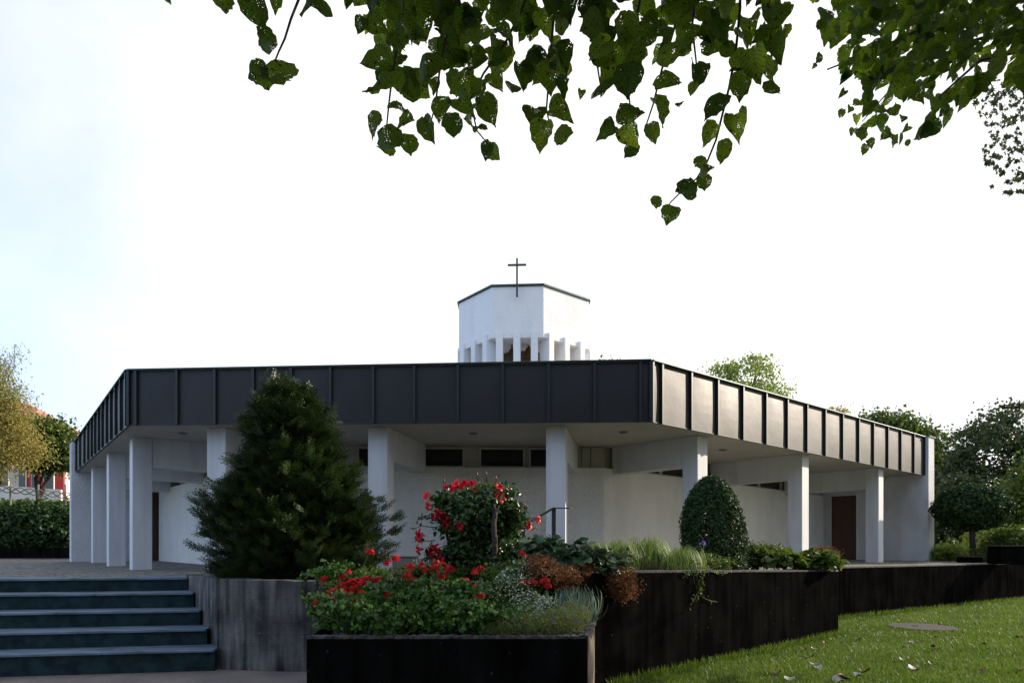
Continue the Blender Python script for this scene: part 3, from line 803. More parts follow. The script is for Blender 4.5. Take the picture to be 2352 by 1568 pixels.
end_wall(L0 + nL * .02, -nL, zL0 + .02, aL, 3.2, (1.70, 2.35), 'l')
# closing back walls (make the body a solid building)
mb = MB(); bwr = R0 - nR * 4.6; bwl = L0 - nL * 3.2
mb.prism([bwr + aR * .2, BR + Vector((-.3, -.3)), BL + Vector((.3, -.3)), bwl + aL * .2, bwl + aL * .1 + Vector((.2, .2)), (BL.x + 1, BL.y - 1), (BR.x - 1, BR.y - 1), bwr + aR * .1 + Vector((-.2, .2))], TER - .02, SOF + .009)
mb.build("back_wall", M['stucco'], ch)
# door-side beams over the doors
# soffit lamps
for x, y in ((420, 995), (1087, 995), (1432, 992), (1660, 1033), (760, 996)):
    D = (SOF - EYE) * 1500 / (1250 - y)
    c = at(x, y, D)
    mb = MB(); mb.lathe((c.x, c.y, SOF - .006), [(.001, 0), (.085, 0), (.095, .006), (.095, .018)], 20)
    o = mb.build("ceiling_light", M['box'], ch)
    mb = MB(); mb.lathe((c.x, c.y, SOF - .012), [(.001, 0), (.07, 0), (.07, .005)], 20); mb.build("lens", M['glass'], o)

# bell tower
tw = empty("bell_tower", (0, 0, 0), None, None); tw.parent = ch; tw.location = Vector((.36, 21.18, 4.6)) - ch.location
ZT, ZB = 9.12, 7.62
Pt = [Vector((-1.66, 20.4)), Vector((-.586, 19.09)), Vector((.912, 19.0)), Vector((2.38, 20.2))]
cT = Vector((.36, 21.18)); Pt = Pt + [2 * cT - p for p in Pt]
mb = MB(); mb.prism(Pt, ZB, ZT); mb.build("tower_head", M['tower_white'], tw, bevel=.012)
cpt = [cT + (p - cT) * 1.025 for p in Pt]
mb = MB(); mb.prism(cpt, ZT + .002, ZT + .06); mb.build("tower_coping", M['coping'], tw, bevel=.006)
inn = [cT + (p - cT) * .40 for p in Pt]
mb = MB(); mb.prism(inn, 4.6, ZB - .001); mb.build("inner_core", M['inner'], tw)
low = [cT + (p - cT) * .93 for p in Pt]
mb = MB(); mb.prism(low, 4.5, 6.35); mb.build("tower_base", M['tower_white'], tw)
# bells hung between core and fins, visible through the slots
for (x, y) in ((1176, 812), (1214, 808)):
    c = at(x, y, 19.75)
    mb = MB(); mb.lathe(c, [(.17, -.16), (.15, -.1), (.11, 0), (.09, .1), (.03, .15), (.02, .32)], 16); mb.build("bell", M['bronze'], tw, smooth=True)
    mb = MB(); mb.box((c.x, c.y, c.z + .34), (.62, .08, .07)); mb.build("headstock", M['dark_metal'], tw)
for i in range(8):
    a, b = Pt[i], Pt[(i + 1) % 8]; dd = (b - a).normalized(); out = Vector((dd.y, -dd.x))
    if out.dot((a + b) / 2 - cT) < 0: out = -out
    for t in (.145, .485, .825):
        c = a + (b - a) * t
        pts = [c + dd * .1 + out * .06, c - dd * .1 + out * .06, c - dd * .1 - out * .36, c + dd * .1 - out * .36]
        if (pts[1] - pts[0]).cross(pts[2] - pts[1]) < 0: pts.reverse()
        mb = MB(); mb.prism(pts, 5.0, ZB + .17)
        mb.build("fin", M['tower_white'], tw, bevel=.008)
# cross on the tower's front face
cz = at(1187.5, 682, 18.86)
cr = MB(); top = at(1187.5, 593, 18.86); arm = at(1187.5, 608.5, 18.86)
cr.box((cz.x, cz.y, (cz.z + top.z) / 2), (.055, .05, top.z - cz.z)); cr.build("cross", M['dark_metal'], tw, bevel=.005)
cr = MB(); cr.box((cz.x, cz.y - .0, arm.z), (.54, .054, .05), (1, -.05)); o = cr.build("cross_arm", M['dark_metal'], tw, bevel=.004)

# ------------------------------------------------------------------ handrail, cabinet, manhole
hr = empty("handrail", at(1272, 1262, 10.7), "dark iron handrail with flat top beside the middle pillar", "handrail")
p0, p1, p2 = at(1311, 1167, 10.5), at(1272, 1166, 10.7), at(1195, 1211, 10.2)
mb = MB(); b0 = at(1272, 1166, 10.7); mb.box((b0.x, b0.y, (TER + b0.z) / 2), (.06, .05, b0.z - TER), (1, .2)); mb.build("post", M['dark_metal'], hr, bevel=.004)
def flatbar(mb, p, q, w_=.06, h_=.018):
    d = (q - p).normalized(); s_ = d.cross(Vector((0, 0, 1))).normalized() * w_ / 2; t_ = s_.cross(d).normalized() * h_ / 2
    V = [p - s_ - t_, p + s_ - t_, p + s_ + t_, p - s_ + t_, q - s_ - t_, q + s_ - t_, q + s_ + t_, q - s_ + t_]
    mb.add(V, [(3, 2, 1, 0), (4, 5, 6, 7), (0, 1, 5, 4), (1, 2, 6, 5), (2, 3, 7, 6), (3, 0, 4, 7)])
mb = MB(); flatbar(mb, p0, p1); flatbar(mb, p1 + Vector((0.003, 0, .002)), p2); mb.build("rail", M['dark_metal'], hr)
mb = MB(); q2 = p2 + Vector((.05, 0, .02)); mb.box((q2.x, q2.y, (TER + q2.z - .03) / 2), (.05, .04, q2.z - TER - .03)); mb.build("post", M['dark_metal'], hr)

bx = at(932, 1303, 11.0)
cb = empty("utility_cabinet", (bx.x, bx.y, TER), "small grey box standing behind the flowers left of the red trumpet bush", "cabinet")
mb = MB(); mb.box((bx.x, bx.y, TER + .14), (.40, .3, .30)); mb.build("cabinet_body", M['box'], cb, bevel=.01)
mb = MB(); mb.box((bx.x, bx.y, TER + .302), (.44, .34, .022)); mb.build("lid", M['box'], cb, bevel=.006)

mh_ = empty("manhole_cover", (MH.x, MH.y, .1), "round weathered concrete manhole cover set in the lawn", "manhole")
mb = MB(); mb.lathe((MH.x, MH.y, .085), [(.001, .045), (.50, .045), (.545, .038), (.56, .0)][::-1], 40); mb.build("cover_slab", M['cover'], mh_, smooth=False)
mb = MB(); mb.box((MH.x - .12, MH.y, .134), (.10, .03, .012)); mb.build("lifting_slot", M['dark_metal'], mh_)

# ------------------------------------------------------------------ vegetation builders
def blob_leaves(blobs, n_total, clump=.28, clumps_per=60, upbias=.3, shell=.55):
    """leaf positions gathered in clumps over ellipsoid shells. blobs: (cx,cy,cz,rx,ry,rz)"""
    vol = np.array([b[3] * b[5] for b in blobs]); vol = vol / vol.sum()
    P = []; Nn = []
    for b, f in zip(blobs, vol):
        nc = max(6, int(clumps_per * len(blobs) * f)); n_ = int(n_total * f)
        d_ = rand_dirs(nc); r_ = shell + (1 - shell) * rng.random(nc) ** .6
        C0 = np.array(b[:3]) + d_ * r_[:, None] * np.array(b[3:])
        k = rng.integers(0, nc, n_)
        cs = (clump * (.6 + .8 * rng.random(nc)))[k]
        off = rng.normal(size=(n_, 3)) * cs[:, None] * np.array([1, 1, .6])
        P.append(C0[k] + off); Nn.append(unit(d_[k] * .8 + rand_dirs(n_) + np.array([0, 0, upbias])))
    return np.concatenate(P), np.concatenate(Nn)


def limb_pts(a, b, n_=5, wob=.12):
    a, b = Vector(a), Vector(b); L_ = (b - a).length
    out = [a]
    for i in range(1, n_):
        t = i / n_
        out.append(a.lerp(b, t) + Vector((random.uniform(-1, 1), random.uniform(-1, 1), random.uniform(-.3, .8))) * wob * L_ * .35)
    return out + [b]


def tree(name, label, base, trunk_h, tr, blobs, n_leaf, size, leafm, clump=.35, group=None, tmpl=QUAD, clumps_per=60, filt=None, cat="tree", shell=.55):
    r_ = empty(name, base, label, cat, group)
    bx_, by_, bz_ = base; topp = Vector((bx_ + random.uniform(-.1, .1), by_, bz_ + trunk_h))
    mb = MB(); mb.tube([(bx_, by_, bz_ - .05), Vector((bx_, by_, bz_)).lerp(topp, .5) + Vector((tr * .4, 0, 0)), topp], [tr * 1.35, tr, tr * .75], 9)
    mb.build("trunk", M['bark'], r_, smooth=True)
    mb = MB()
    for b in blobs:
        c = Vector(b[:3]); mb.tube(limb_pts(topp - Vector((0, 0, trunk_h * .15)), c, 5), [tr * .55, tr * .45, tr * .34, tr * .25, tr * .16, tr * .06], 6)
        for _ in range(5):
            e = c + Vector((random.uniform(-1, 1) * b[3], random.uniform(-1, 1) * b[4], random.uniform(-.4, 1) * b[5])) * .75
            mb.tube(limb_pts(c.lerp(topp, .3), e, 4), [tr * .2, tr * .16, tr * .12, tr * .08, tr * .03], 5)
    mb.build("limbs", M['bark'], r_, smooth=True)
    P, Nn = blob_leaves(blobs, n_leaf, clump, clumps_per, shell=shell)
    if filt is not None:
        k = filt(P); P, Nn = P[k], Nn[k]
    tips = unit(rand_dirs(len(P)) + np.array([0, 0, -.5]))
    scatter("crown", tmpl, P, frames(tips, Nn), size * (.65 + .7 * rng.random(len(P))), leafm, r_)
    return r_

def zpx(y, D): return EYE + (1250 - y) / 1500 * D
def blobpx(x, y, D, rx, ry, depth=None):
    c = at(x, y, D); k = D / 1500
    return (c.x, c.y, c.z, rx * k, depth or rx * k, ry * k)

# ---- background right
tree("deciduous_tree", "large dark leafy tree behind the ball-shaped tree at right", (16.4, 27, TER), 3.0, .22,
     [blobpx(2270, 1040, 27, 75, 85), blobpx(2330, 985, 27.5, 75, 55), blobpx(2205, 1090, 27, 45, 60), blobpx(2410, 1060, 27, 80, 90), blobpx(2330, 1130, 27, 90, 70)],
     13000, .16, M['leaf_dark'], .26, clumps_per=75)
tree("deciduous_tree", "bright green tree directly behind the church's right-hand corner", (21.5, 33, TER), 3.0, .2,
     [blobpx(2060, 1020, 34, 55, 65), blobpx(2125, 1040, 33, 38, 60), blobpx(2010, 985, 34, 40, 35), blobpx(2150, 1130, 33, 30, 70)],
     16000, .20, M['leaf_mid'], .36)
tree("deciduous_tree", "pale feathery tree top rising behind the roof right of the bell tower", (13.0, 36, TER), 7, .2,
     [blobpx(1725, 868, 36, 62, 40), blobpx(1650, 855, 36, 42, 22), blobpx(1775, 905, 36, 45, 20), blobpx(1740, 835, 36, 25, 22), blobpx(1700, 920, 36, 90, 40)],
     4200, .17, M['leaf_light'], .26, clumps_per=48)
tree("deciduous_tree", "tiny tuft of tree top just showing over the roof beside the tower", (5.6, 36, TER), 8, .15,
     [blobpx(1403, 838, 36, 14, 12), blobpx(1418, 860, 36, 50, 22)], 1500, .2, M['leaf_mid'], .25, clumps_per=20)
tree("deciduous_tree", "thin golden tree top peeking over the right-hand roof edge", (21, 42, TER), 6, .15,
     [blobpx(1918, 960, 42, 22, 22), blobpx(1960, 980, 42, 30, 20)], 1500, .22, M['leaf_gold'], .3, clumps_per=30)
tree("background_tree", "dark olive tree filling the far right edge behind the low box", (17.5, 22, TER), 1.6, .16,
     [blobpx(2350, 1150, 22, 55, 60), blobpx(2420, 1110, 22, 60, 80), blobpx(2310, 1200, 23, 50, 30)], 12000, .13, M['leaf_mid'], .28)

def bush(name, label, blobs, n_leaf, size, leafm, clump=.12, tmpl=QUAD, cat="shrub", group=None, base=None, stems=6, part="foliage", clumps_per=50, shell=.5, upbias=.3):
    b0 = blobs[0]; zb = min(b[2] - b[5] for b in blobs)
    base = base or (b0[0], b0[1], max(TER, zb))
    r_ = empty(name, base, label, cat, group)
    mb = MB()
    for _ in range(stems):
        b = random.choice(blobs)
        e = Vector(b[:3]) + Vector((random.uniform(-1, 1) * b[3], random.uniform(-1, 1) * b[4], random.uniform(-.2, .7) * b[5])) * .7
        mb.tube(limb_pts(Vector(base) + Vector((random.uniform(-.05, .05), random.uniform(-.05, .05), 0)), e, 4), [.012, .01, .008, .006, .003], 5)
    mb.build("stems", M['twig'], r_)
    P, Nn = blob_leaves(blobs, n_leaf, clump, clumps_per, upbias, shell)
    tips = unit(rand_dirs(len(P)) + np.array([0, 0, .1]))
    scatter(part, tmpl, P, frames(tips, Nn), size * (.65 + .7 * rng.random(len(P))), leafm, r_, smooth=tmpl is not QUAD)
    return r_

bush("background_hedge", "dense dark green shrubs filling the gap behind the ball-shaped tree", [blobpx(2200, 1190, 25, 60, 90), blobpx(2290, 1220, 24.5, 70, 60), blobpx(2400, 1220, 24, 60, 70)], 16000, .15, M['leaf_dark'], .3, cat="hedge", clumps_per=80)
bush("shrub", "bright green low shrub at the foot of the church's right corner", [blobpx(2180, 1275, 20, 28, 22)], 2200, .10, M['leaf_light'], .16)
bush("shrub", "fresh green broad-leaved shrub behind the ball tree's trunk", [blobpx(2275, 1240, 21, 38, 26), blobpx(2245, 1262, 21, 30, 20)], 2600, .13, M['leaf_light'], .18)
bush("shrub", "grey-green spiky shrub right of the ball tree's trunk", [blobpx(2268, 1282, 18.5, 34, 22)], 3000, .09, M['leaf_mid'], .13, tmpl=SLIM)
bush("shrub", "dull brownish shrub above the dark box at the right edge", [blobpx(2330, 1232, 18.5, 36, 20), blobpx(2300, 1250, 18.5, 22, 16)], 2500, .08, M['leaf_mid'], .13)
bush("shrub", "rust-tinged low shrub between the two bright shrubs at right", [blobpx(2222, 1278, 20.5, 16, 14)], 800, .08, M['brown_head'], .12)

# ball-clipped standard tree
c = at(2232, 1165, 19); k = 19 / 1500
bt = empty("topiary_tree", (c.x, c.y, TER), "small dark tree clipped to a flattened ball on a bare trunk", "tree")
mb = MB(); mb.tube([(c.x + .06, c.y, TER), (c.x + .02, c.y, TER + .8), (c.x - .05, c.y, c.z - .3), (c.x - .05, c.y, c.z)], [.10, .08, .085, .07], 8); mb.build("trunk", M['bark'], bt, smooth=True)
n_ = 15000; d_ = rand_dirs(n_); rr_ = .72 + .3 * rng.random(n_); bmp = 1 + .07 * np.sin(d_[:, 0] * 9 + 2) * np.cos(d_[:, 2] * 8) + .05 * np.sin(d_[:, 1] * 17)
P = np.array(c) + d_ * (rr_ * bmp)[:, None] * np.array([76 * k, 76 * k, 52 * k])
scatter("crown", QUAD, P, frames(rand_dirs(n_), unit(d_ + .7 * rand_dirs(n_))), .07 + .05 * rng.random(n_), M['box_leaf'], bt)

# dark box planters on the right
for (x0, x1, y0, y1, D, lab) in ((2300, 2380, 1254, 1290, 16.6, "low black slab-sided box at the right edge behind the long wall"), (2225, 2258, 1279, 1292, 18.0, "small dark trough at the foot of the ball-shaped tree")):
    p = at(x0, y1, D); q = at(x1, y0, D)
    o = empty("planter_trough", ((p.x + q.x) / 2, D, TER), lab, "planter")
    mb = MB(); mb.box(((p.x + q.x) / 2, D + .25, (TER + q.z) / 2), (q.x - p.x, .5, q.z - TER), (1, .0)); mb.build("trough_body", M['conc_dark_shade'], o, bevel=.01)
    mb = MB(); mb.box(((p.x + q.x) / 2, D + .25, q.z + .012), (q.x - p.x + .06, .56, .023)); mb.build("rim", M['coping_conc'], o)

# ---- background left
lw = empty("terrace_wall", (-17, 22.8, TER), "low dark wall below the hedge at the left of the terrace", "wall")
mb = MB(); mb.bar((-26, 22.3), (-13.55, 22.9), .35, TER - .02, zpx(1257, 22.6), 1); mb.build("wall_body", M['conc_dark_shade'], lw)
mb = MB(); mb.bar((-26, 22.27), (-13.55, 22.87), .02, TER - .01, TER + .035, 1, .05); mb.build("foot_kerb", M['coping_conc'], lw)
xs = list(range(-60, 165, 28))
bush("hedge", "dark broad-leaved hedge growing above the low wall at left", [blobpx(x, 1212 + random.uniform(-4, 6), 23.4, 26, 46, .5) for x in xs], 17000, .17, M['box_leaf'], .17, cat="hedge", clumps_per=40)
# retaining ledge and fence above the hedge
fb = empty("terrace_wall", (-20, 25.4, TER), "plain earth bank wall carrying the scroll fence behind the hedge", "wall")
mb = MB(); mb.bar((-30, 25.3), (-14.2, 26.2), .4, TER - .02, zpx(1172, 25.8), 1); mb.build("wall_body", M['conc'], fb)
fe = empty("garden_fence", (-19, 25.4, zpx(1172, 25.4)), "rusty wire fence with wavy scrollwork above the hedge at left", "fence")
def fpt(x, y):
    D = 25.4 + (x + 60) * .0035; return at(x, y, D)
mb = MB()
for x in (-35, 24, 88, 150):
    p = fpt(x, 1172); q = fpt(x, 1112); mb = MB(); mb.tube([p, q], .035, 6); mb.build("fence_post", M['railing'], fe)
mb = MB(); mb.tube([fpt(x, 1163 + .1 * x) for x in range(-60, 175, 20)], .028, 5); mb.build("bottom_rail", M['railing'], fe)
for k_ in range(3):
    mb = MB(); mb.tube([fpt(x, 1122 + .10 * x + 7 * math.sin(x * .10 + k_ * 2.1)) for x in np.arange(-60, 175, 4)], .02, 5); mb.build("scroll_wire", M['railing'], fe)
bush("hedge", "light green clipped hedge between scroll fence and white balcony wall", [blobpx(x, 1160, 27, 22, 9, .35) for x in range(-50, 175, 30)], 6000, .10, M['leaf_mid'], .09, cat="hedge", clumps_per=40)
# house with red shutters
hs = empty("house", (-27, 36, TER), "white house with red shutters and red tiled roof behind the left trees", "house")
D = 36
a0 = at(-140, 1250, D); a1 = at(150, 1250, D + 1.5)
mb = MB(); mb.bar((a0.x, a0.y), (a1.x, a1.y), 7, TER, zpx(1020, D), 1); mb.build("wall", M['housewall'], hs)
# balcony parapet
mb = MB(); b0 = at(-140, 1250, 33.5); b1 = at(140, 1250, 35); mb.bar((b0.x, b0.y), (b1.x, b1.y), .2, TER, (zpx(1104, 33.5), zpx(1124, 35)), 1); mb.build("balcony_parapet", M['housewall'], hs)
for (x0, x1) in ((-25, -8), (60, 70), (84, 98), (124, 146)):
    p = at(x0, 1132, 35.6 + x0 * .004); q = at(x1, 1068, 35.6 + x0 * .004)
    mb = MB(); mb.box(((p.x + q.x) / 2, p.y + .05, (p.z + q.z) / 2), (q.x - p.x, .08, q.z - p.z)); mb.build("shutter", M['redpaint'], hs)
for (x0, x1) in ((-8, 20), (40, 60), (70, 84), (98, 124)):
    p = at(x0, 1128, 35.7); q = at(x1, 1072, 35.7)
    mb = MB(); mb.box(((p.x + q.x) / 2, p.y + .05, (p.z + q.z) / 2), (q.x - p.x - .04, .06, q.z - p.z)); wn_ = mb.build("window", M['housewall'], hs)
    mb = MB(); mb.box(((p.x + q.x) / 2, p.y + .0, (p.z + q.z) / 2), (q.x - p.x - .14, .03, q.z - p.z - .1)); mb.build("pane", M['glass'], wn_)
# roof : gable, sloping
e0 = at(-160, 1030, 35); e1 = at(165, 1052, 36.6); r0 = at(-160, 890, 40); r1 = at(20, 915, 40); r2 = at(70, 935, 41)
mb = MB()
mb.add([e0, e1, r2, r0, e0 + Vector((0, 0, .18)), e1 + Vector((0, 0, .18)), r2 + Vector((0, 0, .18)), r0 + Vector((0, 0, .18)), Vector((e1.x, e1.y + 8, e1.z)), Vector((e1.x, e1.y + 8, e1.z + .18))],
       [(0, 3, 2, 1), (4, 5, 6, 7), (0, 1, 5, 4), (1, 2, 6, 5), (2, 3, 7, 6), (3, 0, 4, 7), (1, 8, 2), (5, 6, 9), (1, 5, 9, 8), (8, 9, 6, 2)])
mb.build("roof", M['terra'], hs)
mb = MB(); g = at(40, 925, 40); mb.box((g.x, g.y, g.z), (.7, .7, 1.4)); 
# lower roof near the church corner
h2 = empty("house", (-25, 42, TER), "low red-roofed building glimpsed through the branches left of the church", "house")
p = at(95, 1250, 40); q = at(185, 1250, 40)
mb = MB(); mb.bar((p.x, p.y), (q.x, q.y), 5, TER, zpx(1082, 40), 1); mb.build("wall", M['housewall'], h2)
mb = MB(); e0 = at(88, 1084, 39.6); e1 = at(190, 1084, 39.6); r0 = at(100, 1038, 43); r1 = at(182, 1038, 43)
mb.add([e0, e1, r1, r0, e0 + Vector((0, 6.5, 0)), e1 + Vector((0, 6.5, 0))], [(0, 1, 2, 3), (4, 3, 2, 5), (0, 3, 4), (1, 5, 2), (0, 4, 5, 1)]); mb.build("roof", M['terra'], h2)

tree("deciduous_tree", "green tree with drooping boughs between the house and the church", (-21.3, 29.5, TER), 3.0, .16,
     [blobpx(118, 1000, 29.5, 40, 34), blobpx(150, 1035, 29.5, 32, 30), blobpx(85, 1030, 29.5, 44, 42), blobpx(60, 985, 29.5, 30, 26), blobpx(125, 1060, 29.5, 40, 18)],
     10500, .17, M['leaf_mid'], .28, clumps_per=44)
def weeping(P): return P[:, 2] > TER
tree("birch_tree", "pale golden weeping birch at the far left edge", (-21.3, 25, TER), 5.4, .13,
     [blobpx(0, 1010, 25, 62, 62), blobpx(-20, 900, 25, 44, 70), blobpx(45, 1030, 25, 40, 50), blobpx(-50, 1050, 25, 50, 70), blobpx(20, 950, 25, 38, 40)],
     16000, .09, M['leaf_gold'], .30, clumps_per=60)
# airy upper twigs of the birch
r_ = bpy.data.objects["birch_tree"]
tw_ = MB(); Pp = []
for _ in range(46):
    s = at(random.uniform(-50, 20), random.uniform(880, 980), 25 + random.uniform(-.6, .6))
    e = s + Vector((random.uniform(.2, 1.3), random.uniform(-.6, .6), random.uniform(-.2, 1.9)))
    pts = limb_pts(s, e, 5, .2) + [e + Vector((random.uniform(.05, .4), 0, -.35))]
    tw_.tube(pts, [.014, .012, .010, .008, .006, .005, .003], 4)
    for i in range(26):
        t = random.random() ** .7 * (len(pts) - 1); k0 = min(int(t), len(pts) - 2)
        Pp.append(pts[k0].lerp(pts[k0 + 1], t - k0) + Vector((random.gauss(0, .07), random.gauss(0, .07), random.gauss(-.03, .07))))
tw_.build("twigs", M['twig'], r_)
Pp = np.array([tuple(p) for p in Pp]); scatter("upper_leaves", QUAD, Pp, frames(unit(rand_dirs(len(Pp)) + np.array([0, 0, -.6])), rand_dirs(len(Pp))), .075 * (.7 + .6 * rng.random(len(Pp))), M['leaf_light'], r_)

# ------------------------------------------------------------------ conifer (yew-like)
yb = at(672, 1340, 9.6)
yw = empty("conifer", (yb.x, yb.y, TER + .03), "broad dark green conifer with feathery branches behind the grey concrete wall", "conifer")
ax = Vector((yb.x, yb.y))
ky = 9.6 / 1500
prof = [(884, 640, 645), (902, 616, 695), (925, 585, 742), (960, 560, 780), (1000, 545, 795), (1040, 535, 805), (1070, 522, 832), (1110, 500, 858), (1160, 464, 892), (1220, 455, 924), (1270, 456, 916), (1310, 468, 890), (1335, 495, 850)]
pz = np.array([zpx(p[0], 9.6) for p in prof])[::-1]; pl_ = np.array([(p[1] - 1176) * ky + .17 for p in prof])[::-1]; pr_ = np.array([(p[2] - 1176) * ky - .17 for p in prof])[::-1]
mb = MB(); mb.tube([(ax.x, ax.y, TER), (ax.x - .05, ax.y, 2.2), (ax.x - .2, ax.y, 3.3), (at(640, 900, 9.6).x, ax.y, 3.7)], [.09, .07, .04, .015], 8)
for dx in (-.8, .7, .25):
    mb.tube([(ax.x, ax.y, TER + .2), (ax.x + dx * .5, ax.y - .2, 1.9), (ax.x + dx, ax.y - .1, 2.6)], [.05, .035, .012], 6)
mb.build("trunk", M['bark'], yw, smooth=True)
# spray template: a flat feather of needles with side shoots
V = []; F = []
def needle(p, d, L_, wd=.062):
    nx_ = np.array([-d[1], d[0], 0]); k = len(V)
    V.extend([p - nx_ * wd * .5, p + nx_ * wd * .5, p + d * L_]); F.append((k, k + 1, k + 2))
def shoot(p0, ang, L_, nn, nl):
    d0 = np.array([math.sin(ang), math.cos(ang), 0.0])
    k = len(V); nx_ = np.array([-d0[1], d0[0], 0]) * .012
    V.extend([p0 - nx_, p0 + nx_, p0 + d0 * L_]); F.append((k, k + 1, k + 2))
    for i in range(nn):
        t = (i + .5) / nn; p = p0 + d0 * L_ * t; p[2] = .06 * math.sin(i * 2.4)
        for s_ in (-1, 1):
            a_ = ang + s_ * (.95 - .3 * t); needle(p, np.array([math.sin(a_), math.cos(a_), .35 * math.sin(i * 1.7 + s_)]), nl * (1 - .35 * t))
shoot(np.zeros(3), 0, 1.0, 12, .20)
for y_, s_ in ((.12, 1), (.2, -1), (.34, 1), (.44, -1), (.58, 1)):
    shoot(np.array([0, y_, 0.]), s_ * .7, .46, 6, .17)
SPRAY = (np.array(V), F)
P = []; T = []; Sc = []; Rn = []
nb_ = 0
while nb_ < 520:
    z = rng.uniform(pz[0], pz[-1]); 
    l_ = np.interp(z, pz, pl_); r_2 = np.interp(z, pz, pr_)
    if rng.random() > (r_2 - l_) / (pr_ - pl_).max() + .12: continue
    nb_ += 1
    cx_ = (l_ + r_2) / 2; rx_ = (r_2 - l_) / 2
    th_ = rng.uniform(0, 2 * math.pi)
    # favour the side that shows
    if math.sin(th_) > .3 and rng.random() < .5: th_ = -th_
    ee = np.array([cx_ + rx_ * math.cos(th_), ax.y + rx_ * .85 * math.sin(th_), z])
    reach = .74 + .38 * rng.random() ** 1.5 + .05 * math.sin(th_ * 3 + z * 7)
    root = np.array([cx_ * .6 + ax.x * .4, ax.y, z - .25 * rx_ - .05])
    end = root + (ee - root) * reach
    bd = unit(end - root); L_ = np.linalg.norm(end - root)
    m_ = 20
    side = np.cross(bd, [0, 0, 1]); side = side / (np.linalg.norm(side) + 1e-6)
    for i in range(m_):
        f_ = i / m_; t = 1 - .62 * f_
        p = root + (end - root) * t + rng.normal(0, .02, 3) + side * rng.normal(0, .03 + .22 * f_) + np.array([0, 0, rng.normal(0, .02 + .03 * f_)])
        tt = bd * 1.0 + side * rng.normal(0, .55) + np.array([0, 0, rng.normal(.38, .25)])
        P.append(p); T.append(tt); Sc.append(rng.uniform(.13, .26)); Rn.append(np.clip(.15 + .5 * rng.random() + .35 * (i == 0), 0, 1))
# leading shoots at the top
for (x, y) in ((650, 880), (640, 884), (612, 892), (580, 886), (700, 898), (728, 902), (668, 890), (690, 912), (600, 915), (745, 930), (560, 945), (630, 905), (655, 900), (675, 905), (715, 925)):
    e = np.array(at(x, y + 12, 9.6 + rng.uniform(-.15, .15))); c_ = np.array((ax.x - .15, ax.y, e[2] - .30))
    dd = unit(e - c_ + np.array([0, 0, .15])); L_ = np.linalg.norm(e - c_)
    for i in range(16):
        t = rng.uniform(.3, 1.0); P.append(c_ + (e - c_) * t + rng.normal(0, .02, 3) - dd * .12); T.append(dd + rng.normal(0, .35, 3)); Sc.append(rng.uniform(.1, .17)); Rn.append(rng.uniform(.4, 1))
P = np.array(P); T = np.array(T)
scatter("branches", SPRAY, P, frames(T, unit(np.array([0, 0, 1.]) + .5 * rng.normal(size=P.shape))), np.array(Sc), M['yew'], yw, rnd=np.array(Rn))
print("yew sprays", len(P), "tris", len(P) * len(SPRAY[1]))

# ------------------------------------------------------------------ clipped dome
dc = at(1636, 1300, 10.3); kd = 10.3 / 1500
db = empty("clipped_bush", (dc.x, dc.y, TER + .03), "tall clipped egg-shaped dark green bush above the black wall", "shrub")
mb = MB(); mb.tube([(dc.x, dc.y, TER), (dc.x, dc.y, 2.2)], [.05, .03], 7); mb.build("trunk", M['bark'], db)
n_ = 26000
hz = rng.random(n_); zt_, zb_ = zpx(1096, 10.3), TER
zq = zb_ + (zt_ - zb_) * hz
hgt = (zq - zb_) / (zt_ - zb_)
prr = np.interp(hgt, [0, .12, .3, .5, .65, .78, .88, .95, .985, 1], [.66, .74, .76, .73, .66, .56, .43, .28, .15, .0]) * (70 * kd / .74) 
cxd = dc.x + np.interp(hgt, [0, .5, 1], [.06, 0.0, -.02])
tha = rng.uniform(0, 2 * np.pi, n_)
rad_ = prr * (1 - .28 * rng.random(n_) ** 2) * (1 + .035 * np.sin(tha * 5 + hgt * 9) + .03 * np.sin(tha * 11 - hgt * 21)) + rng.normal(0, .010, n_) + (rng.random(n_) < .012) * rng.random(n_) * .07
P = np.stack([cxd + rad_ * np.cos(tha), dc.y + rad_ * np.sin(tha), zq + rng.normal(0, .01, n_)], 1)
Nn = unit(np.stack([np.cos(tha), np.sin(tha), .3 + 1.5 * hgt ** 4], 1) + .7 * rand_dirs(n_))
scatter("foliage", QUAD, P, frames(unit(rand_dirs(n_) + np.array([0, 0, .3])), Nn), .030 + .02 * rng.random(n_), M['box_leaf'], db)

